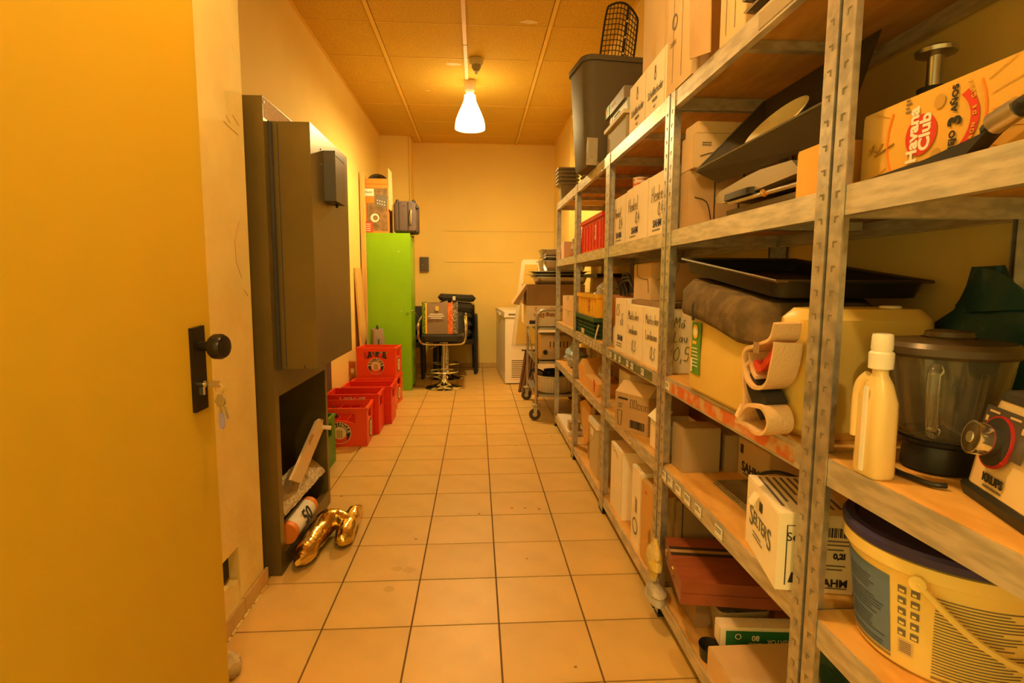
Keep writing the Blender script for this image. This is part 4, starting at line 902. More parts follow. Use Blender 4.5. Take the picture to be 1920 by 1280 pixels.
for k in range(3):
    t = thing('baking_tray', ('lowest', 'middle', 'top')[k]+' black baking tray piled at the end of the top shelf', 'tray', (.80, 1.18, z+k*.022), .05*k, 'black baking trays on the top shelf')
    b = MB(); b.sect([(0, 0, 0, .28, .33, .02), (0, 0, .020, .31, .36, .02), (0, 0, .0205, .325, .375, .02), (0, 0, .0195, .325, .375, .02), (0, 0, .003, .276, .326, .02)], True, True); b.build('tray_body', BAK, t, True)
    b = MB(); b.tube([(s*.162, q*.187, .0205) for s, q in ((-1, -1), (1, -1), (1, 1), (-1, 1))], .003, 6, True); b.build('tray_rim', STEEL, t, True)
# --- fourth tier, rack 3: three handwritten cartons
z = 1.356; GH = 'handwritten white glass cartons on the fourth shelf'
HC = ((2.478, .212, .218, 'leftmost'), (2.152, .318, .224, 'middle, widest'), (1.900, .245, .222, 'rightmost, half behind the rack post'))
for k, (y0, dd, hh, nm) in enumerate(HC):
    t = carton(nm+' of three white cartons with handwriting on the fourth shelf', .660, y0, z, .29, dd, hh, CARDW, group=GH, seam='x', tape=False)
    handwriting('Henkel', .052 if k else .04, INKG, t, aisle(t, dd, .035 if k else .02, .125), AR, (0, .12, 1), .0010, seed=k+2); handwriting('0,4', .045, INKG, t, aisle(t, dd, dd*.45, .072), AR, UP, .0010, seed=k+5)
    text('SAHM', .036, INKB, t, aisle(t, dd, dd*.42, .042), AR, UP, bold=.001); lines_print(t, INKG, aisle(t, dd, dd*.2, .018), AR, UP, .09, 1, .01, .003, 2)
t = thing('mug', 'red and white mug standing on the handwritten cartons', 'mug', (.735, 2.52, z+.2192))
b = MB(); b.lathe([(.030, 0), (.034, .004), (.036, .07), (.033, .07), (.031, .006)], seg=24); b.build('mug_body', mat('mug_red', (.55, .10, .04), .4, col2=(.75, .60, .45), scale=14, stretch=(1, 1, 5), lo=.48, hi=.52), t, True)
b = MB(); b.tube(smoothpath([(.03, -.015, .058), (.055, -.03, .055), (.06, -.034, .035), (.045, -.025, .016), (.03, -.016, .014)], 4), .004, 6); b.build('mug_handle', CARDW, t, True)
# red crate and bags, racks 4 and 5
def euro_crate(name, label, x, y, z, w, d, h, m, grid=False, group=None):
    t = thing(name, label, 'crate', (x, y, z), 0, group); k = .004
    if not grid:
        for nm, (a, c, e, f) in (('aisle_wall', (0, k, 0, d)), ('wall_side', (w-k, w, 0, d)), ('near_wall', (k, w-k, 0, k)), ('far_wall', (k, w-k, d-k, d))): bx(nm, m, t, a, c, e, f, 0, h)
        for q in range(7): yy = d*(q+.5)/7; bx('wall_rib', m, t, -.006, 0, yy-.003, yy+.003, h*.06, h*.80)
        for q in range(4): xx = w*(q+.5)/4; bx('wall_rib', m, t, xx-.003, xx+.003, -.006, 0, h*.06, h*.80)
    else:
        b = MB()
        for q in range(15): yy = d*q/14; b.box(0, k, min(yy, d-.004), min(yy, d-.004)+.004, 0, h); b.box(w-k, w, min(yy, d-.004), min(yy, d-.004)+.004, 0, h)
        for q in range(9): xx = w*q/8; b.box(min(xx, w-.004), min(xx, w-.004)+.004, 0, k, 0, h); b.box(min(xx, w-.004), min(xx, w-.004)+.004, d-k, d, 0, h)
        for q in range(5):
            zz = h*q/5; b.box(-.001, k, 0, d, zz, zz+.006); b.box(w-k, w, 0, d, zz, zz+.006); b.box(0, w, -.001, k, zz, zz+.006); b.box(0, w, d-k, d, zz, zz+.006)
        b.build('lattice_wall', m, t)['kind'] = 'stuff'
    b = MB()
    for (a, c, e, f) in ((-.010, .002, -.010, d+.010), (w-.002, w+.010, -.010, d+.010), (.002, w-.002, -.010, .002), (.002, w-.002, d-.002, d+.010)): b.box(a, c, e, f, h-.022, h)
    b.build('crate_rim', m, t); bx('crate_bottom', m, t, k, w-k, k, d-k, .001, .006)
    return t
t = euro_crate('storage_crate', 'red plastic crate filled with clear bags on the fourth shelf', .665, 2.95, z, .28, .60, .195, RED)
label_rect('crate_sticker', PAPER, t, (-.0068, .16, .10), AR, UP, .03, .08); lines_print(t, INK, (-.0078, .17, .12), AR, UP, .018, 4, .012, .006, 4)
def bag(name, label, cat, x, y, z, rx, ry, h, m, seed=1, amp=.02, freq=14, knot=False):
    b = MB(); n = 9; prof = [(math.sin(PI*(.12+.80*k/n))*(.9+.1*math.cos(k*2)), h*k/n) for k in range(n+1)]
    b.lathe([(max(r, .02), q) for r, q in prof], seg=24); 
    for v in b.bm.verts: v.co.x *= rx; v.co.y *= ry
    b.noise(amp, seed, freq); b.noise(amp*.4, seed+3, freq*2.6)
    for v in b.bm.verts: v.co.z = max(v.co.z, .001)
    t = thing(name, label, cat, (x, y, z)); b.build('bag_skin', m, t, True)
    if knot:
        b = MB(); b.lathe([(.012, h*.9), (.010, h*1.02), (.03, h*1.10), (.05, h*1.16)], seg=12); b.noise(.008, seed+5, 30); b.build('bag_knot', m, t, True)
    return t
bag('plastic_bag', 'crumpled clear bag heaped in the red crate', 'bag', .80, 3.28, z+.02, .085, .20, .24, FILM, 2, .025)
bag('plastic_bag', 'bulging clear bag on the fourth shelf of the farthest rack', 'bag', .77, 4.07, z, .08, .14, .20, FILM, 4, .025)
t = carton('small brown carton before the clear bag on the farthest rack', .665, 3.70, z, .13, .16, .085, CARD, tape=False)
t = carton('pink and white carton at the far end of the fourth shelf', .665, 4.27, z, .10, .14, .13, mat('pink_card', (.75, .50, .36), .8), tape=False)
# fourth tier rack 2
t = carton('dim brown carton with a printed bottle outline behind the rack post', .680, 1.796, z, .28, .072, .185, CARD, tape=False)
b = MB(); b.tube([(.085, -.001, .008), (.085, -.001, .17)], .0016, 4); b.tube(smoothpath([(.17, -.001, .008), (.165, -.001, .09), (.18, -.001, .13), (.18, -.001, .175)], 4), .0022, 4); b.tube(smoothpath([(.02, -.001, .10), (.06, -.001, .085), (.075, -.001, .03)], 4), .0016, 4); b.build('outline_print', INK, t)
t = carton('light carton lying on the carton with the bottle outline', .680, 1.763, z+.1865, .28, .105, .105, CARDL); lines_print(t, INKG, (.025, -.001, .075), NR, UP, .03, 2, .007, .003, 2); b = MB(); b.tube(smoothpath([(.02, -.001, .035), (.07, -.001, .045), (.085, -.001, .002)], 4), .0014, 4); b.build('outline_print', INK, t)
t = carton('upper light carton under the top shelf, on two others', .690, 1.767, z+.2935, .25, .10, .035, CARDL, tape=False)
t = thing('raclette_grill', 'silver grey table grill with metal rods under the black scoop', 'grill', (.69, 1.16, z), 0)
RG = mat('grill_silver', (.30, .25, .17), .35, .4)
bx('grill_base', mat('grill_base', (.10, .085, .06), .5), t, .02, .24, .05, .42, .001, .03, .003)
for k in range(3): b = MB(); b.cyl((.0+.03*k, .02, .040+.006*k), (.0+.03*k, .36, .044+.006*k), .0055, seg=10); b.build('metal_rod', STEEL, t, True)
b = MB(); b.cyl((-.004, .16, .038), (-.004, .172, .046), .007, seg=10); b.build('brass_knob', mat('brass', (.75, .5, .18), .25, .9), t, True)
b = MB(); b.prism([(.02, .064), (.40, .048), (.445, .056), (.452, .070), (.425, .084), (.28, .098), (.20, .102), (.06, .096)], .0, .235, 'x'); b.bevel(.010, 3); b.build('grill_hood', RG, t, True)
b = MB(); b.sect([(.012, .30, .050, .05, .16, .02), (.012, .30, .066, .05, .16, .02)]); b.build('pan_slot', BLACK, t, True)
t = thing('black_scoop', 'large black sheet metal scoop tilted over the table grill', 'scoop', (0, 0, 0))
b = MB()
fl_ = [(.668, 1.705, 1.522), (.668, 1.065, 1.530), (.885, 1.235, 1.738), (.885, 1.735, 1.738)]          # rim corners
bt = [(.700, 1.62, 1.476), (.700, 1.13, 1.470), (.84, 1.24, 1.585), (.84, 1.62, 1.585)]              # floor corners
def scoop(off):
    A = [b.bm.verts.new(Vector(p)+Vector((0, 0, off))) for p in fl_]; B = [b.bm.verts.new(Vector(p)+Vector((0, 0, off))) for p in bt]
    return A, B
A, B = scoop(0); A2, B2 = scoop(-.006)
for i in range(4): b.bm.faces.new((A[i], A[(i+1) % 4], B[(i+1) % 4], B[i])); b.bm.faces.new((A2[i], B2[i], B2[(i+1) % 4], A2[(i+1) % 4])); b.bm.faces.new((A[i], A2[i], A2[(i+1) % 4], A[(i+1) % 4]))
b.bm.faces.new(B); b.bm.faces.new(list(reversed(B2))); b.build('scoop_sheet', mat('scoop_black', (.040, .034, .028), .45), t)
for p0, p1 in ((fl_[0], fl_[1]), (fl_[0], fl_[3])): b = MB(); b.tube([p0, p1], .0035, 6); b.build('rolled_rim', mat('scoop_rim', (.10, .085, .06), .4), t)
t = thing('oval_plate', 'oval cream plate lying in the black scoop', 'plate', (.790, 1.455, 1.580)); t.rotation_euler = (0, math.radians(-52), 0)
b = MB(); b.lathe([(.02, 0), (.07, .004), (.105, .022), (.107, .025), (.100, .026), (.068, .010), (.02, .007)], seg=36, sx=.66, sy=1.25); b.build('plate_body', mat('plate_cream', (.72, .66, .46), .3), t, True)
t = carton('small orange yellow carton behind the rack post, beside the grill', .652, 1.025, z, .15, .105, .092, mat('carton_yellow', (.72, .40, .08), .7), tape=False)
# --- rack 1 fourth tier: rum carton, grinder, ladle
YC = mat('rum_carton', (.70, .42, .08), .7, col2=(.66, .385, .07), scale=4)
t = carton('large yellow orange rum carton with red round emblem', .690, .36, z, .22, .630, .122, YC, tape=False, seam='x')
RD = mat('emblem_red', (.60, .05, .025), .6); d = .630
cu = .155; cv = .062
b = MB()
for k in range(30):
    a = 2*PI*k/30; r0_, r1_ = .10, .19
    u0, v0, u1, v1 = cu+r0_*math.cos(a), cv+r0_*math.sin(a), cu+r1_*math.cos(a), cv+r1_*math.sin(a)
    if not (0 < v1 < .12): f = ((.12 if v1 > .12 else 0)-v0)/(v1-v0) if v1 != v0 else 0; u1, v1 = u0+(u1-u0)*f, (.12 if v1 > .12 else 0)
    if not (.0 < v0 < .12) or not (.002 < u1 < d): continue
    b.tube([(-.0012, d-u0, v0), (-.0012, d-u1, v1)], .0006, 3)
b.build('ray_print', mat('ray_brown', (.62, .34, .06), .8), t)['kind'] = 'stuff'
b = MB()
for k in range(40):
    a0, a1 = 2*PI*k/40, 2*PI*(k+1)/40; q0, q1 = cv+.098*math.sin(a0), cv+.098*math.sin(a1)
    if .003 < q0 < .119 and .003 < q1 < .119: b.tube([(-.0014, d-(cu+.092*math.cos(a0)), q0), (-.0014, d-(cu+.092*math.cos(a1)), q1)], .0016, 4)
b.build('emblem_rim', ORANGE, t)['kind'] = 'stuff'
disc('emblem_disc', RD, t, aisle(t, d, cu-.02, .058), AR, UP, .031)
text('Havana', .029, PAPER, t, (-.0024, d-(cu-.035), .060), (0, 0, 1), (0, 1, 0), bold=.001); text('Club', .029, PAPER, t, (-.0024, d-(cu-.011), .060), (0, 0, 1), (0, 1, 0), bold=.001)
text('AÑEJO', .014, INK, t, (-.0024, d-(cu+.040), .028), (0, 0, 1), (0, 1, 0), bold=.0004); text('3', .030, INK, t, (-.0024, d-(cu+.043), .062), (0, 0, 1), (0, 1, 0), bold=.001); text('AÑOS', .014, INK, t, (-.0024, d-(cu+.040), .094), (0, 0, 1), (0, 1, 0), bold=.0004)
for v in (.020, .098): disc('coin_print', mat('coin_bronze', (.50, .30, .06), .6), t, aisle(t, d, cu+.012, v), AR, UP, .0105)
b = MB(); n = 10
for k in range(n):
    a0, a1 = -.62+1.24*k/n, -.62+1.24*(k+1)/n; P_ = [(-.0016, d-(cu-.03+r*math.cos(a)), .060+r*.62*math.sin(a)) for r, a in ((.098, a0), (.112, a0), (.112, a1), (.098, a1))]; b.bm.faces.new([b.bm.verts.new(p) for p in P_])
b.build('ribbon_print', RD, t); arc_text('EL RON DE CUBA', .008, YC, t, (-.0024, d-(cu-.03), .060), AR, UP, .105, -.50, .50, bold=.0002)
b = MB(); b.tube(smoothpath([(-.0016, d-.022, .050), (-.0016, d-.032, .066), (-.0016, d-.040, .052), (-.0016, d-.052, .064)], 3), .0016, 4); b.tube([(-.0016, d-.035, .046), (-.0016, d-.078, .058)], .0014, 4); b.tube([(-.0016, d-.020, .060), (-.0016, d-.050, .050)], .0012, 4); b.build('figure_print', mat('figure_brown', (.38, .2, .03), .7), t)
lines_print(t, INKG, aisle(t, d, .10, .117), AR, UP, .012, 4, .006, .0022, 8)
t = thing('meat_grinder', 'dark meat grinder with a steel pusher behind the rum carton', 'grinder', (.925, 1.125, z), PI/2); t.scale = (.85, .85, .94)
b = MB(); b.cyl((0, 0, 0), (0, 0, .14), .04, .03, 16); b.build('grinder_stand', BLACK, t, True); b = MB(); b.skin([b.ring((.0, y, .165), (0, 1, 0), r, 20) for y, r in ((-.11, .034), (-.10, .042), (.05, .045), (.06, .02), (.12, .014))]); b.build('grinder_drum', BLACK, t, True)
b = MB(); b.lathe([(.030, .18), (.034, .235)], seg=18); b.build('feed_neck', BLACKM, t, True); b = MB(); b.lathe([(.017, .235), (.017, .30), (.042, .305), (.044, .313), (.03, .320)], seg=20); b.build('pusher', STEEL, t, True)
b = MB(); b.cyl((0, .12, .165), (.0, .128, .165), .009, seg=10); b.build('drive_stub', mat('copper', (.6, .3, .12), .3, .9), t)
t = thing('serving_tool', 'flat black serving tool with bent steel neck on the shelf edge', 'utensil', (.664, .70, z))
b = MB(); b.prism([(.24, .0), (.10, .008), (.02, .020), (.0, .024), (.03, .0)], -.012, .012, 'x'); b.bevel(.003); b.build('tool_blade', BLACK, t)
b = MB(); b.tube(smoothpath([(.004, .015, .026), (.002, -.02, .040), (.0, -.06, .048), (.004, -.12, .036), (.006, -.30, .030)], 5), .012, 10, taper=None); b.build('tool_handle', BLACK, t, True); b = MB(); b.tube([(.0, .004, .033), (.0, -.03, .044)], .0145, 12); b.build('steel_neck', STEEL, t, True)
# --- middle tier (.865)
z = .866; GM = 'handwritten white glass cartons on the middle shelf'
MC = ((2.402, .208, .243, 'leftmost, tallest', 0), (2.158, .238, .224, 'middle', 1), (1.903, .250, .224, 'rightmost, its near side dark', 2))
for (y0, dd, hh, nm, k) in MC:
    t = carton(nm+' of three white handwritten cartons on the middle shelf', .656, y0, z, .28, dd, hh, CARDW, group=GM, seam='x', tape=False)
    if k == 0:
        text('SAHM', .034, INKB, t, aisle(t, dd, dd*.45, .062), AR, UP, bold=.001); lines_print(t, INKG, aisle(t, dd, .03, .036), AR, UP, .10, 2, .012, .003, 2)
        handwriting('L5', .05, INKG, t, aisle(t, dd, .03, .165), AR, UP, .0013); handwriting('s8' if 0 else 's5', .05, INKG, t, aisle(t, dd, .10, .125), AR, UP, .0013)
    else:
        o_ = .0 if k == 1 else .01
        handwriting('Ma:rkischer', .036, INKG, t, aisle(t, dd, .018+o_, .160), AR, (0, .1*k, 1), .0009, seed=k); handwriting('Landmann', .036, INKG, t, aisle(t, dd, .020+o_, .100), AR, (0, .1*k, 1), .0009, seed=k+1); handwriting('0,3', .046, INKG, t, aisle(t, dd, .08+o_, .030), AR, UP, .0010, seed=k+2)
    if k == 2:
        handwriting('Ma:', .036, INKG, t, (.03, -.001, .160), NR, UP, .0013); handwriting('Lau', .036, INKG, t, (.03, -.001, .110), NR, UP, .0013); handwriting('0,5', .046, INKG, t, (.03, -.001, .045), NR, UP, .0014)
t = carton('small beige carton on top of the middle shelf cartons', .70, 2.215, z+.2445, .22, .25, .150, CARDL, tape=False)
text('LUMOS', .020, INK, t, (.05, -.001, .075), (0, 0, 1), (-1, 0, 0), bold=.0005); b = MB(); b.tube(smoothpath([(-.001, .20, .148), (-.001, .19, .10), (-.001, .10, .085), (-.001, .05, .082), (-.001, .035, .03)], 4), .0012, 4); b.build('outline_print', INK, t); b = MB(); b.tube(smoothpath([(.02, -.001, .08), (.06, -.001, .10), (.10, -.001, .11), (.11, -.001, .145)], 4), .001, 4); b.build('outline_print', INK, t)
tag(bx('card_sheet', CARDD, None, .672, .92, 1.96, 2.395, z+.2255, z+.2435), 'flat grey card sheet between the small beige carton and the white ones', 'card')
b = MB()
for k in range(3): b.tube(smoothpath([(.70+.01*k, 2.68-.03*k, 1.118), (.69, 2.66-.02*k, 1.17+.02*k), (.70, 2.55, 1.19+.012*k), (.71, 2.47+.02*k, 1.14), (.74, 2.52, 1.118+.012*k)], 6), .0065, 8)
tag(b.build('power_cable', BLACK, None, True), 'looped black power cable lying on the middle shelf cartons', 'cable')
t = thing('wide_carton', 'wide beige carton standing behind the cable on the middle shelf', 'carton', (.945, 2.30, z)); bx('carton_body', CARDL, t, 0, .09, 0, .42, 0, .36, .002); bx('top_flap', CARD, t, 0, .09, 0, .21, .3605, .3635); bx('top_flap', CARD, t, 0, .09, .212, .42, .3605, .3635)
# crates of rack 4
t = euro_crate('lattice_crate', 'dark green lattice crate under the yellow crate', .652, 3.045, z, .27, .575, .118, GREENK, True); bx('crate_liner', BLACKM, t, .03, .24, .03, .54, .008, .10); label_rect('crate_sticker', CARDL, t, (-.002, .34, .020), AR, UP, .09, .03)
t = euro_crate('storage_crate', 'yellow plastic crate with clear bags on the green lattice crate', .652, 3.030, z+.1195, .27, .53, .130, YELLOW)
b = MB()
for k in range(4): b.tube(smoothpath([(-.0075, .16+.010*(k % 2), .03+.018*k), (-.0075, .145, .04+.018*k), (-.0075, .16, .045+.018*k)], 3), .003, 4)
b.build('crate_lettering', mat('letter_brown', (.3, .12, .02), .7), t)
bag('plastic_bag', 'clear crumpled bag sticking out of the yellow crate', 'bag', .76, 3.17, z+.13, .085, .12, .22, FILM, 7, .03, 16)
bag('plastic_bag', 'pale bag in the far half of the yellow crate', 'bag', .78, 3.42, z+.13, .08, .10, .15, FILM, 9, .02, 16)
t = carton('orange brown flat carton beside the power cable', .74, 2.81, z, .20, .20, .25, mat('carton_rust', (.55, .24, .09), .8), tape=False)
t = carton('brown carton at the back behind the yellow crate', .892, 3.66, z, .10, .62, .345, CARDD, tape=False)
disc('carton_hole', SLOT, t, (-.0008, .17, .28), AR, UP, .018); tag(bx('dark_tray', BAK, None, .80, 1.0, 3.70, 4.2, z+.3465, z+.372, .003), 'dark flat tray lying on the brown carton', 'tray')
t = carton('lower of two pale parcels on the farthest rack', .668, 3.80, z, .22, .52, .105, CARDL, tape=True, seam='x'); t = carton('upper of two pale parcels on the farthest rack', .668, 3.83, z+.106, .22, .49, .105, CARDL, tape=True, seam='x')
t = thing('spray_bottle', 'white spray bottle between crate and rack post', 'bottle', (.70, 2.725, z)); b = MB(); b.lathe([(.022, 0), (.025, .005), (.025, .09), (.012, .11), (.010, .13)], seg=16); b.build('bottle_body', WHITEP, t, True); b = MB(); b.lathe([(.013, .13), (.013, .15)], seg=12); b.build('bottle_cap', WHITE, t, True)
b = MB(); b.tube(smoothpath([(.632, 2.86, .96), (.626, 2.90, .90), (.630, 2.95, .845), (.634, 2.98, .825)], 5), .004, 6); tag(b.build('hanging_strap', CARDW, None, True), 'white strap hanging over the beam below the green crate', 'strap')
# canisters, tray, tote on rack 2 middle tier
t = thing('water_canister', 'big white canister with green label under the brown cloth', 'canister', (.778, 1.440, z))
b = MB(); b.sect([(0, 0, .0, .27, .39, .05), (0, 0, .012, .295, .415, .05), (0, 0, .10, .30, .42, .05), (0, 0, .20, .29, .41, .05), (0, 0, .240, .27, .38, .05), (0, 0, .250, .20, .32, .05)]); b.build('canister_body', CANIS, t, True)
CG = mat('label_green', (.10, .30, .03), .5)
def corner(u): 
    a = u; return Vector((-.1525+.07*(1-math.cos(a)), .2575-.07+.07*math.sin(a), 0))
def lab(m, y0, y1, z0, z1, off, nm):
    b = MB(); b.surf(lambda u, v: (-.1508-off, y0+(y1-y0)*u, z0+(z1-z0)*v), 2, 2); return b.build(nm, m, t)
lab(CG, .082, .147, .055, .205, .0006, 'green_label'); lab(PAPER, .135, .147, .06, .10, .0014, 'barcode_label')
disc('label_emblem', SUN, t, (-0.1520, .118, .178), AR, UP, .020, .012); disc('label_emblem', PAPER, t, (-0.1522, .118, .178), AR, UP, .012)
lines_print(t, SUN, (-.1520, .138, .142), AR, UP, .045, 1, .01, .009, 1); lines_print(t, PAPER, (-0.1520, .140, .128), AR, UP, .045, 6, .010, .003, 5)
t = thing('brown_cloth', 'brown quilted cloth draped over the white canister', 'cloth', (.778, 1.440, z))
b = MB(); b.sect([(0, 0, .205, .335, .455, .06), (0, 0, .215, .345, .465, .06), (0, 0, .270, .340, .455, .06), (0, 0, .301, .30, .42, .06), (0, 0, .303, .10, .20, .04)], False, True)
for v in b.bm.verts: v.co.z += .13*v.co.y
bmesh.ops.subdivide_edges(b.bm, edges=b.bm.edges[:], cuts=2, use_grid_fill=True); b.noise(.006, 3, 18)
b.build('cloth_cover', mat('brown_quilt', (.085, .055, .022), .85, col2=(.15, .10, .04), scale=20, bump=.5, bscale=40), t, True); b = MB(); b.tube([(-.172, .09, .212), (-.174, .09, .25), (-.160, .09, .29)], .004, 6); b.build('cloth_seam', BLACKM, t, True)
t = thing('roasting_tray', 'large flat black roasting tray resting on canister and cloth', 'tray', (.826, 1.455, 1.182), .0); t.rotation_euler = (math.radians(7.5), 0, .03)
b = MB(); b.sect([(0, 0, .0, .33, .49, .03), (0, 0, .002, .345, .505, .03), (0, 0, .038, .36, .52, .03), (0, 0, .041, .372, .532, .03), (0, 0, .038, .372, .532, .03), (0, 0, .036, .35, .51, .03), (0, 0, .006, .335, .495, .03)], True, True); b.build('tray_body', BAK, t, True)
b = MB(); b.tube([(s*.184, q*.264, .040) for s, q in ((-1, -1), (1, -1), (1, 1), (-1, 1))], .004, 6, True); b.build('tray_rim', mat('rim_brownish', (.12, .085, .04), .4, .4), t, True)
t = thing('water_canister', 'large cream canister standing behind the double rack post', 'canister', (.792, 1.123, z))
b = MB(); b.sect([(0, 0, .0, .24, .115, .05), (0, 0, .02, .275, .15, .05), (0, 0, .20, .28, .155, .05), (0, 0, .245, .275, .15, .05), (0, 0, .266, .24, .11, .04), (0, 0, .268, .14, .06, .03)]); b.build('canister_body', CANIS, t, True)
b = MB(); b.lathe([(.020, .266), (.020, .2715), (.015, .2725)], (.06, -.02, 0), 18); b.build('screw_cap', WHITEP, t, True)
t = thing('tote_bag', 'folded cotton tote bag with black print before the canisters', 'bag', (.613, 1.130, z)); t.scale = (1, .84, 1)
COT = mat('cotton', (.70, .50, .29), .9, bump=.25, bscale=150)
def fold(pts, wd, th=.006, m=COT, nm='cotton_fold', dx=0):
    P_ = smoothpath([(0, y, q) for y, q in pts], 5); b = MB()
    A_ = []
    for i, p in enumerate(P_):
        dd = (P_[min(i+1, len(P_)-1)]-P_[max(i-1, 0)]).normalized(); n_ = Vector((0, -dd.z, dd.y))*th
        A_.append([b.bm.verts.new(p+n_+Vector((dx, 0, 0))), b.bm.verts.new(p-n_+Vector((dx, 0, 0))), b.bm.verts.new(p-n_+Vector((dx+wd, .01, 0))), b.bm.verts.new(p+n_+Vector((dx+wd, .01, 0)))])
    b.skin(A_); b.noise(.004, 2, 20); return b.build(nm, m, t, True)
fold([(.095, .005), (.05, .010), (-.01, .006), (-.055, .012), (-.072, .035), (-.05, .062), (.0, .060), (.05, .040), (.085, .012)], .060, .004, dx=-.030)
fold([(.075, .005), (.055, .06), (.075, .12), (.045, .15)], .055, .004, dx=-.024)
fold([(-.085, .240), (-.062, .205), (-.005, .190), (.055, .175), (.068, .145), (.045, .112), (-.005, .098), (-.05, .112), (-.075, .150), (-.085, .200)], .062, .0035, dx=-.030)
fold([(.055, .170), (.040, .135), (.005, .118)], .050, .004, dx=-.022)
fold([(.052, .118), (.02, .085), (-.03, .055)], .050, .024, mat('black_print_cloth', (.03, .026, .022), .9), 'printed_patch', dx=-.018)
fold([(.025, .150), (-.01, .140), (-.065, .182)], .030, .007, mat('red_print', (.60, .06, .03), .7), 'red_print', dx=-.020)
label_rect('woven_tag', CARDD, t, (-.036, -.02, .185), AR, UP, .028, .022); b = MB(); b.lathe([(.004, 0), (.018, .004), (.022, .02), (.012, .045), (.004, .05)], (-.01, .085, .001), 14); b.noise(.006, 3, 40); b.build('bag_cord', COT, t, True)
# --- rack 1 middle tier: bottle, blender jug, blender base, dark bag
t = thing('wash_bottle', 'slim milky plastic bottle with dosing cap before the blender jug', 'bottle', (.662, .868, z))
BOT = mat('milky_plastic', (.78, .61, .28), .3, spec=.5)
b = MB(); b.sect([(0, 0, 0, .036, .058, .012), (0, 0, .006, .042, .064, .015), (0, 0, .125, .040, .060, .015), (0, 0, .155, .030, .042, .012), (0, 0, .170, .022, .024, .010), (0, 0, .178, .022, .022, .010)]); b.build('bottle_body', BOT, t, True)
b = MB(); b.tube(smoothpath([(-.012, .030, .06), (-.012, .031, .12), (-.012, .026, .150), (-.008, .014, .165)], 4), .010, 10); b.build('side_chamber', BOT, t, True)
bx('grip_edge', WHITE, t, -.024, -.020, -.004, .004, .008, .150, .001)
b = MB(); b.lathe([(.013, .178), (.018, .180), (.0185, .205), (.016, .208)], seg=20); b.lathe([(.0145, .208), (.016, .212), (.0155, .232), (.0145, .236), (.010, .237)], seg=20); b.build('dosing_cap', WHITEP, t, True)
bx('dark_label', CARDD, t, .0205, .0215, -.020, .020, .03, .11)
t = thing('blender_jug', 'glass blender jug with dark lid standing on the shelf board', 'jug', (.800, .895, z))
b = MB(); b.lathe([(.050, 0), (.056, .004), (.055, .03), (.052, .045), (.060, .05), (.062, .056), (.05, .06)], seg=32); b.build('jug_foot', BLACK, t, True)
b = MB(); b.lathe([(.058, .056), (.070, .066), (.075, .085), (.092, .195), (.094, .205), (.0915, .205), (.0895, .195), (.0725, .086), (.066, .070), (.054, .060)], seg=40, cap0=False, cap1=False); b.build('glass_wall', GLASS, t, True)
b = MB(); b.lathe([(.095, .198), (.099, .203), (.099, .214), (.092, .222), (.04, .228), (.038, .226)], seg=36); b.build('jug_lid', mat('smoked_lid', (.07, .05, .03), .3), t, True); b = MB(); b.lathe([(.034, .226), (.036, .230), (.034, .238), (.025, .240)], seg=24); b.build('lid_stopper', mat('smoked_lid', (.07, .05, .03), .3), t, True)
for a in (2.9, 3.75, 4.6, 5.4):
    b = MB(); b.tube([(.068*math.cos(a), .068*math.sin(a), .075), (.085*math.cos(a), .085*math.sin(a), .180)], .005, 8); b.build('inner_rib', GLASS, t, True)
b = MB(); b.tube(smoothpath([(-.743*r_, -.669*r_, q_) for r_, q_ in ((.092, .180), (.124, .185), (.127, .14), (.105, .085), (.080, .080))], 5), .0085, 10); b.build('jug_handle', GLASS, t, True)
b = MB()
for k in range(4): a = k*PI/2+.3; b.obox((.018*math.cos(a), .018*math.sin(a), .070), (.036, .008, .002), Matrix.Rotation(a, 4, 'Z') @ Matrix.Rotation(.5, 4, 'Y'))
b.build('blade', STEEL, t)
t = thing('kitchen_blender', 'cream blender motor base with big chrome dial, cut off at right', 'blender', (.757, .803, z)); KA = math.atan2(-.053, .156)
t.rotation_euler = (0, 0, -.328)
KB = mat('blender_cream', (.78, .62, .36), .35)
# local frame: front face at x = 0 (faces the aisle), y from 0 (far corner) to -.20 (near)
b = MB(); b.sect([(.10, -.10, .0, .21, .21, .03), (.10, -.10, .014, .215, .215, .03), (.10, -.10, .020, .205, .205, .03)]); b.build('rubber_base', BLACK, t, True)
b = MB(); b.sect([(.10, -.10, .0205, .200, .200, .03), (.102, -.10, .08, .190, .19, .03), (.106, -.10, .150, .165, .165, .03)]); b.build('housing', KB, t, True)
b = MB(); b.sect([(.106, -.10, .1505, .168, .168, .03), (.106, -.10, .162, .160, .160, .03), (.106, -.10, .170, .10, .10, .03)]); b.build('top_collar', BLACKM, t, True)
N_ = Vector((-.98, 0, .19)).normalized(); U_ = Vector((.19, 0, .98)).normalized(); PA = Vector((.010, -.085, .098))
def fpt(u, v, o=.0): return PA + Vector((0, -1, 0))*u + U_*v + N_*o
label_rect('control_panel', mat('panel_grey', (.075, .065, .055), .4), t, fpt(.0, .012, .004), AR, U_, .108, .062, .002)
for k in range(2): label_rect('panel_mark', CARDL, t, fpt(-.030+.05*k, .036, .0065), AR, U_, .024, .003); label_rect('panel_mark', CARDL, t, fpt(-.044+.087*k, .024, .0065), AR, U_, .006, .008)
def frus(nm, m, o0, o1, r0, r1, seg=28, cy=0.0):
    b = MB(); b.skin([b.ring(fpt(-.006, -.004, o0), N_, r0, seg), b.ring(fpt(-.006, -.004, o1), N_, r1, seg)]); return b.build(nm, m, t, True)
frus('dial_base', BLACKM, .004, .010, .036, .035); frus('dial_red_ring', mat('dial_red', (.40, .02, .02), .4), .0045, .0092, .0385, .0380)
kn = frus('dial_knob', CHROME, .010, .038, .022, .0245)
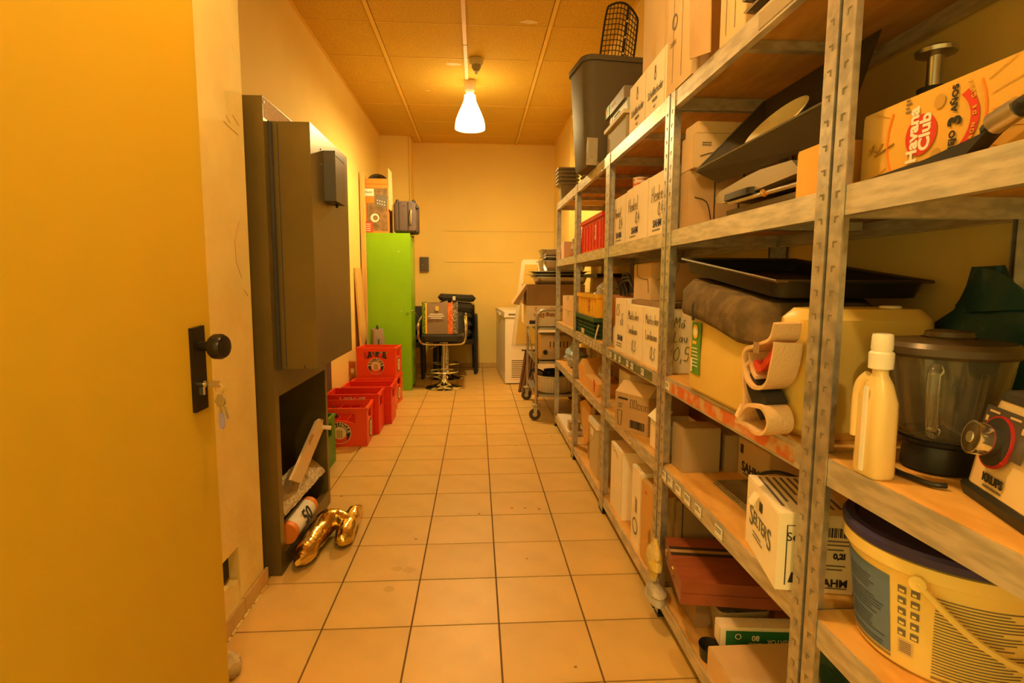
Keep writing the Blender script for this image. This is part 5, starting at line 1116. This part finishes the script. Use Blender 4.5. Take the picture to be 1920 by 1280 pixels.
b = MB(); b.skin([b.ring(fpt(-.006, -.004, .0382), N_, .0215, 28), b.ring(fpt(-.006, -.004, .0388), N_, .0205, 28)]); b.build('knob_face', mat('knob_dark', (.12, .09, .05), .25, .6), t, True); b = MB(); b.skin([b.ring(fpt(-.006, -.004, .0384), N_, .009, 20), b.ring(fpt(-.006, -.004, .0405), N_, .008, 20)]); b.build('knob_centre', STEEL, t, True)
text('KRUPS', .017, INK, t, Vector((-.0008, -.085, .040)), AR, Vector((.07, 0, 1)), bold=.0006); lines_print(t, INKG, Vector((-.0004, -.062, .026)), AR, Vector((.07, 0, 1)), .045, 1, .01, .003, 2)
b = MB(); b.tube(smoothpath([(.728, .795, z+.006), (.710, .805, z+.006), (.702, .850, z+.006), (.705, .885, z+.006), (.725, .92, z+.006), (.76, .97, z+.006)], 6), .0045, 8); tag(b.build('black_lead', BLACK, None, True), 'black blender cord curling on the shelf board', 'cord')
t = bag('refuse_sack', 'dark teal crumpled sack behind the blender jug', 'sack', .960, 1.00, z, .028, .125, .35, DGREEN, 5, .022, 9)
b = MB(); b.surf(lambda u, v: (.0-.03*math.sin(u*5), -.12+.26*u, .27+.075*math.sin(PI*min(1, u*1.3))*v), 10, 6); b.noise(.012, 4, 14); b.build('sack_fold', DGREEN, t, True)
# --- second tier (.55)
z = .551
t = carton('brown glass carton with pictograms and gable flaps, turned askew', .698, 2.194, z, .24, .200, .160, CARD, rz=math.radians(28), tape=False, name='picture_carton')
b = MB(); b.prism([(0, .0), (.24, .0), (.05, .045), (.048, .045)], 0.0, .20, 'y'); g_ = b.build('gable_flap', CARDL, t); g_.location = (0, 0, .1602)
lines_print(t, INK, aisle(t, .2, .02, .132), AR, UP, .06, 1, .01, .008, 2); b = MB()
for k in range(5):
    uu = .095+.022*k; hh = .034 if k < 2 else .020
    F_ = [(-.0012, .2-uu, .105), (-.0012, .2-uu, .105+hh), (-.0012, .2-uu-.013, .105+hh), (-.0012, .2-uu-.013, .105)]; b.tube([Vector(p) for p in F_], .0011, 4, True)
b.build('pictogram', INK, t)
b = MB(); b.tube([(-.0012, .178, .018), (-.0012, .183, .082), (-.0012, .155, .082), (-.0012, .160, .018)], .0012, 4, True); b.build('pictogram', INK, t); barcode(t, (-.0012, .105, .018), AR, UP, .085, .034, 3); lines_print(t, INKG, aisle(t, .2, .02, .108), AR, UP, .04, 2, .012, .004, 4)
t = carton('tall white carton at the far end of the second shelf', .715, 2.535, z, .26, .205, .200, CARDW, tape=False); text('SAHM', .03, INK, t, aisle(t, .205, .10, .07), (0, 0, 1), (0, 1, 0))
t = thing('open_carton', 'small open white carton with raised flap beside the rack post', 'carton', (.672, 1.945, z))
for (a, c, e, f) in ((0, .15, 0, .003), (0, .15, .137, .14), (0, .003, .0035, .1365), (.147, .15, .0035, .1365)): bx('carton_wall', CARDW, t, a, c, e, f, .002, .115)
bx('carton_base', CARD, t, 0, .15, 0, .14, 0, .0018); b = MB(); b.prism([(0, 0), (-.012, .004), (.035, .050), (.045, .045)], .02, .14, 'y'); f_ = b.build('raised_flap', CARDW, t); f_.location = (0, 0, .1155)
for k, (xx, ww, hh, lab_) in enumerate(((.83, .15, .125, 'grey card box at the back of the second shelf, left one'), (.681, .13, .150, 'grey brown card box beside the rack post on the second shelf'))):
    t = carton(lab_, xx, 1.772, z, ww, .095, hh, mat('grey_card', (.42, .33, .21), .85), tape=False)
t = carton('light brown carton with black letters at the back of the second shelf', .872, 1.565, z, .14, .20, .125, CARDL, tape=False); text('SAHM', .044, INK, t, aisle(t, .2, .085, .034), AR, UP, bold=.001); lines_print(t, INK, aisle(t, .2, .04, .012), AR, UP, .085, 1, .01, .003, 1); barcode(t, (-.001, .185, .075), AR, UP, .02, .03, 4)
b = MB(); b.tube(smoothpath([(.80, 1.45, z+.022), (.77, 1.46, z+.09), (.80, 1.40, z+.13), (.85, 1.33, z+.12), (.87, 1.27, z+.09)], 6), .005, 8); tag(b.build('black_cable', BLACK, None, True), 'black cable arching behind the white glass carton', 'cable')
for k in range(3): tag(bx('steel_sheet', STEEL, None, .745+.004*k, .86, 1.40-.01*k, 1.665, z+.0045*k, z+.0045*k+.0035), ('lowest', 'middle', 'top')[k]+' thin steel sheet lying behind the white glass carton', 'sheet', 'steel sheets on the second shelf')
t = thing('white_glass_carton', 'white glass carton with elegant dark lettering and a torn tab', 'carton', (.617, 1.064, z), math.radians(-12)); w_, d, h = .150, .232, .165
b = MB(); b.box(0, w_, 0, d, 0, h-.004); b.build('carton_body', CARDW, t, bev=.002); bx('top_flap', CARDW, t, .0005, w_*.5-.001, .0005, d-.0005, h-.0038, h); bx('top_flap', CARDW, t, w_*.5+.001, w_-.0005, .0005, d-.0005, h-.0038, h)
text('ELTER', .044, INKG, t, aisle(t, d, d*.49, .084), AR, UP, wide=.88); text('S', .070, INKG, t, aisle(t, d, d*.20, .080), AR, UP); text('S', .066, INKG, t, aisle(t, d, d*.78, .080), AR, UP); lines_print(t, INKG, aisle(t, d, d*.28, .050), AR, UP, .09, 2, .009, .0025, 3)
b = MB(); b.obox((-.010, d*.62, .138), (.006, .026, .026), Matrix.Rotation(.5, 4, 'Y')); b.build('torn_tab', CARDW, t); label_rect('tab_hole', SLOT, t, aisle(t, d, d*.50, .128), AR, UP, .020, .022)
lines_print(t, INKG, (w_-.02, d-.015, h+.0002), (0, -1, 0), (1, 0, 0), .20, 8, .016, .006, 6)
b = MB(); b.tube([(.018, -.001, .012), (.018, -.001, .140), (.052, -.001, .140)], .0012, 4); b.build('frame_print', INK, t); text('Selt', .026, INK, t, (.036, -.0012, .115), NR, UP); b = MB(); b.prism([(.024, .018), (.05, .018), (.05, .04), (.03, .04)], -.0018, -.001, 'y'); b.build('glass_print', INK, t)
barcode(t, (.088, -.0012, .120), NR, UP, .050, .020, 6); text('0,2l', .016, INK, t, (.120, -.0012, .080), NR, UP, bold=.0008); text('SAHM', .022, INK, t, (.110, -.0012, .022), NR, UP, bold=.0007)
for v_, ww in ((.112, .05), (.104, .05), (.094, .03), (.060, .04), (.052, .03), (.012, .05)): label_rect('small_print', INKG, t, (.112, -.0012, v_), NR, UP, ww, .0022)
# bag and rubbish on racks 4 and 5, second tier
OC = mat('torn_yellow_card', (.72, .42, .12), .8)
t = thing('torn_carton', 'torn yellow carton spilling clear wrap on the second shelf', 'carton', (.66, 3.02, z)); b = MB(); b.prism([(.0, 0), (.50, 0), (.58, .08), (.42, .155), (.30, .072), (.0, .065)], .0, .15, 'x'); b.build('carton_body', OC, t); label_rect('red_strip', RED, t, (-.001, .05, .05), AR, UP, .03, .07)
bag('plastic_bag', 'clear wrap with orange packets on the torn yellow carton', 'bag', .735, 3.12, z+.072, .04, .10, .085, FILM, 11, .014, 20)
t = thing('brown_tray', 'open brown plastic tray above the torn carton', 'tray', (.912, 3.05, z)); b = MB(); b.sect([(0, .10, .0, .15, .34, .02), (0, .10, .21, .175, .40, .02), (0, .10, .21, .165, .385, .02), (0, .10, .02, .14, .33, .02)], True, True); b.build('tray_body', CARDD, t, True)
bag('blue_sack', 'pale blue tied plastic sack on the second shelf of the farthest rack', 'sack', .74, 4.10, z, .085, .20, .16, BLUEBAG, 3, .03, 14, knot=True)
# tags
# --- lowest tier (.09)
z = .091
t = carton('tall plain white carton on the lowest shelf', .66, 2.432, z, .28, .212, .318, CARDW, tape=False); b = MB(); b.tube(smoothpath([(-.001, .18, .30), (-.001, .15, .285), (-.001, .13, .295), (-.001, .08, .27)], 3), .0015, 4); b.build('torn_edge', CARDE, t)
t = carton('white printed carton beside the plain tall one on the lowest shelf', .652, 2.112, z, .28, .130, .335, CARDW, tape=False); lines_print(t, INKG, aisle(t, .13, .065, .15), (0, 0, 1), (0, 1, 0), .10, 2, .014, .006, 4); disc('print_ring', INKG, t, aisle(t, .13, .06, .09), AR, UP, .035, .028); bx('carry_slot', SLOT, t, .06, .12, .05, .07, .3352, .3357)
t = carton('yellow brown carton at the near end of the lowest shelf', .652, 1.905, z, .28, .203, .320, mat('carton_ochre', (.66, .40, .12), .8), tape=False); lines_print(t, CARDD, aisle(t, .203, .11, .07), (0, 0, 1), (0, 1, 0), .12, 2, .014, .007, 3); label_rect('print_mark', RED, t, aisle(t, .203, .06, .285), AR, UP, .02, .008)
t = thing('lidded_box', 'beige plastic box with label on the lowest shelf of the fourth rack', 'box', (.66, 2.965, z)); b = MB(); b.sect([(.13, .115, 0, .25, .22, .015), (.13, .115, .28, .26, .23, .015)]); b.build('box_body', mat('beige_plastic', (.58, .50, .34), .45), t, True); b = MB(); b.sect([(.13, .115, .2805, .275, .245, .015), (.13, .115, .31, .27, .24, .02)]); b.build('box_lid', WHITEP, t, True); label_rect('box_label', PAPER, t, aisle(t, .23, .10, .24), AR, UP, .09, .05)
t = thing('cardboard_sheet', 'brown folded cardboard leaning on the beige box', 'cardboard', (.690, 3.205, z)); b = MB(); b.prism([(.0, .0), (.16, .0), (.20, .30), (.0, .36)], 0, .01, 'x'); b.build('sheet', CARD, t); b = MB(); b.prism([(.10, .12), (.20, .06), (.40, .30), (.20, .36), (.04, .34)], -.012, -.002, 'x'); b.build('kraft_bag', mat('kraft_orange', (.66, .38, .12), .8), t)
bag('plastic_bag', 'shiny clear bag hanging out on the lowest shelf of the fourth rack', 'bag', .77, 3.48, z+.10+.0, .05, .10, .26, FILM, 13, .02, 14).location.z = z
t = thing('foam_slab', 'white foam slab lying on the lowest shelf of the farthest rack', 'slab', (.645, 3.85, z)); b = MB(); b.box(0, .30, 0, .55, 0, .030); b.build('slab_body', WHITE, t, bev=.004); t = carton('tiny brown carton on the white foam slab', .66, 3.88, z+.031, .08, .08, .06, CARD, tape=False)
# rack 2 lowest tier
t = thing('game_case', 'reddish brown wooden game case jutting out over the shelf edge', 'case', (.602, 1.535, .232), math.radians(-10)); w_, d, h = .30, .295, .070
bx('case_half', WOODR, t, 0, w_, 0, d, 0, .034, .002); bx('case_half', WOODR, t, 0, w_, 0, d, .0355, h, .002)
ST = mat('inlay_dark', (.035, .025, .02), .35); bx('inlay_band', ST, t, .0, w_, .165, .185, h+.0001, h+.0008); bx('inlay_band', mat('inlay_tan', (.40, .27, .14), .4), t, 0, w_, .185, .205, h+.0001, h+.0008); bx('inlay_band', ST, t, 0, w_, .205, .225, h+.0001, h+.0008); b = MB(); b.box(-.004, 0, .12, .14, .025, .045); b.box(-.004, 0, .24, .26, .025, .045); b.build('brass_clasp', mat('brass', (.75, .5, .18), .25, .9), t)
t = carton('dim brown box supporting the game case', .69, 1.63, z, .26, .20, .1395, CARDD, tape=False)
t = carton('dim printed carton at the back of the lowest shelf by the post', .70, 1.846, z, .25, .028, .33, CARDD, tape=False); label_rect('frame_line', INK, t, (.02, -.001, .2), NR, UP, .003, .24); label_rect('frame_line', INK, t, (.14, -.001, .2), NR, UP, .003, .24); text('MONTERO', .022, INK, t, (.008, -.0012, .12), (0, 0, 1), (-1, 0, 0))
bag('yellow_packet', 'clear bag with yellow contents squeezed beside the game case', 'bag', .600, 1.775, z+.055, .027, .06, .14, mat('yellow_film', (.85, .62, .12), .2, trans=.2, bump=.8, bscale=30, col2=(.80, .72, .5), scale=20), 5, .010, 22).location.z = z+.089
bag('plastic_roll', 'wrapped clear film roll under the yellow bag at the rack post', 'bag', .606, 1.765, z, .034, .07, .080, FILM, 8, .008, 26)
t = thing('plastic_tub', 'clear plastic tub under the game case', 'tub', (.805, 1.580, z)); b = MB(); b.sect([(0, 0, 0, .13, .08, .02), (0, 0, .11, .16, .10, .02), (0, 0, .11, .155, .095, .02), (0, 0, .004, .125, .075, .02)], True, True); b.build('tub_wall', CLEAR, t, True); b = MB(); b.box(-.03, .0, -.02, .03, .0045, .07); b.build('tub_content', BLUEBAG, t)
t = carton('green copy paper box printed upside down under the game case', .700, 1.473, z+.045, .24, .05, .060, CARDW, rz=-.10, tape=False, name='paper_box'); GN = mat('paper_green', (.02, .16, .05), .5)
label_rect('green_print', GN, t, (.128, -.0008, .027), NR, UP, .225, .046); text('80', .022, PAPER, t, (.10, -.0022, .030), (-1, 0, 0), (0, 0, -1), bold=.0006); text('NAVIGATOR', .018, PAPER, t, (.185, -.0022, .020), (-1, 0, 0), (0, 0, -1), bold=.0003); text('Universal', .010, PAPER, t, (.10, -.0022, .012), (-1, 0, 0), (0, 0, -1)); disc('print_ring', PAPER, t, (.050, -.0022, .034), NR, UP, .009, .0065)
t = thing('frying_pan', 'black frying pan wedged behind the plain brown carton', 'pan', (.70, 1.475, z)); b = MB(); b.lathe([(.055, 0), (.058, .002), (.068, .040), (.066, .040), (.054, .005)], seg=28); b.build('pan_body', BLACK, t, True)
t.location = (.680, 1.487, z); t.scale = (.5, .6, 1)
t = carton('plain brown carton with red string on the lowest shelf, cut by the picture edge', .648, 1.06, z, .31, .375, .076, CARDL, tape=False, seam='x'); b = MB(); b.tube(smoothpath([(.02, .12, .0772), (.05, .10, .0772), (.06, .05, .0772), (.12, .02, .0772)], 4), .0012, 4); b.tube(smoothpath([(.20, .02, .0772), (.14, .08, .0772), (.20, .13, .0772), (.28, .14, .0772)], 5), .0012, 4); b.build('red_string', RED, t)
bag('refuse_sack', 'dark green sack on the lowest shelf beside the rack post', 'sack', .89, 1.26, z+.0775, .055, .085, .27, mat('dark_green_film', (.012, .07, .055), .3, bump=.6, bscale=24), 6, .02, 14)
bag('refuse_sack', 'dark green sack lying under the white bucket shelf', 'sack', .80, .86, z, .12, .09, .20, MATS['dark_green_film'], 9, .03, 14)
# --- rack 1 second tier: bucket
t = thing('plastic_bucket', 'large white bucket with blue lid and printed labels, cut off at right', 'bucket', (.825, .872, .551))
BW = mat('bucket_white', (.84, .66, .24), .4); RB, RTp, HB = .138, .158, .215
b = MB(); b.lathe([(RB-.006, 0), (RB, .006), (RTp, .170), (RTp+.001, .175), (RTp+.010, .178), (RTp+.010, .198), (RTp+.002, .200), (RTp+.002, .206)], seg=64); b.build('bucket_body', BW, t, True)
b = MB(); b.lathe([(RTp+.004, .200), (RTp+.0115, .202), (RTp+.0125, .214), (RTp+.008, .2205), (RTp-.006, .2205), (RTp-.012, .210), (.02, .209)], seg=64); b.build('bucket_lid', mat('lid_blue', (.035, .03, .16), .4), t, True)
def wrap(nm, m, a0, a1, z0, z1, off=.0008, n=14):
    b = MB()
    def f(u, v):
        q = z0+(z1-z0)*v; r = RB+(RTp-RB)*(q-.006)/.164+off; a = a0+(a1-a0)*u; return (r*math.cos(a), r*math.sin(a), q)
    b.surf(f, n, 3); return b.build(nm, m, t, True)
A0 = math.radians(182)   # the side that looks to the aisle
rad = math.radians
wrap('blue_label', mat('label_blue', (.13, .21, .42), .5), rad(152), rad(196), .020, .158); wrap('label_foot', CARDD, rad(152), rad(196), .012, .017)
rnd = random.Random(4)
for g_, (n_, q0) in enumerate(((5, .135), (6, .102), (5, .064), (2, .030))):
    for k in range(n_): wrap('small_print', INKB, rad(157), rad(157+rnd.uniform(22, 36)), q0-.0055*k, q0-.0055*k+.0016, .0014, 8)
for k in range(10):
    r_, c_ = k//2, k % 2; a = 201+7.2*c_; wrap('pictogram', INKG, rad(a), rad(a+4.6), .138-.019*r_, .150-.019*r_, .0010, 3); wrap('pictogram_inset', BW, rad(a+.8), rad(a+(3.0 if k % 3 else 3.8)), .140-.019*r_, .1445-.019*r_, .0016, 3)
wrap('legal_label', CARDL, rad(201), rad(210), .030, .056, .0008, 4)
for k in range(6): wrap('small_print', INKG, rad(202), rad(209), .034+.0035*k, .0355+.0035*k, .0014, 3)
for k in range(26): wrap('small_print', INKG, rad(220), rad(220+rnd.uniform(30, 48)), .150-.0052*k, .1518-.0052*k, .0010, 10)
for k in range(20): wrap('small_print', INKG, rad(272), rad(272+rnd.uniform(14, 20)), .150-.006*k, .152-.006*k, .0010, 6)
wrap('label_foot', CARDD, rad(220), rad(268), .010, .0145)
b = MB(); rr = RTp+.014; b.tube(smoothpath([(rr*math.cos(rad(a)), rr*math.sin(rad(a)), q) for a, q in ((213, .172), (225, .140), (240, .105), (258, .078), (276, .068), (300, .085), (330, .15), (345, .172))], 6), .0055, 8); b.build('carry_handle', BW, t, True)
b = MB(); b.cyl((RTp*math.cos(rad(213)), RTp*math.sin(rad(213)), .172), ((RTp+.018)*math.cos(rad(213)), (RTp+.018)*math.sin(rad(213)), .172), .012, seg=16); b.build('handle_boss', BW, t, True)
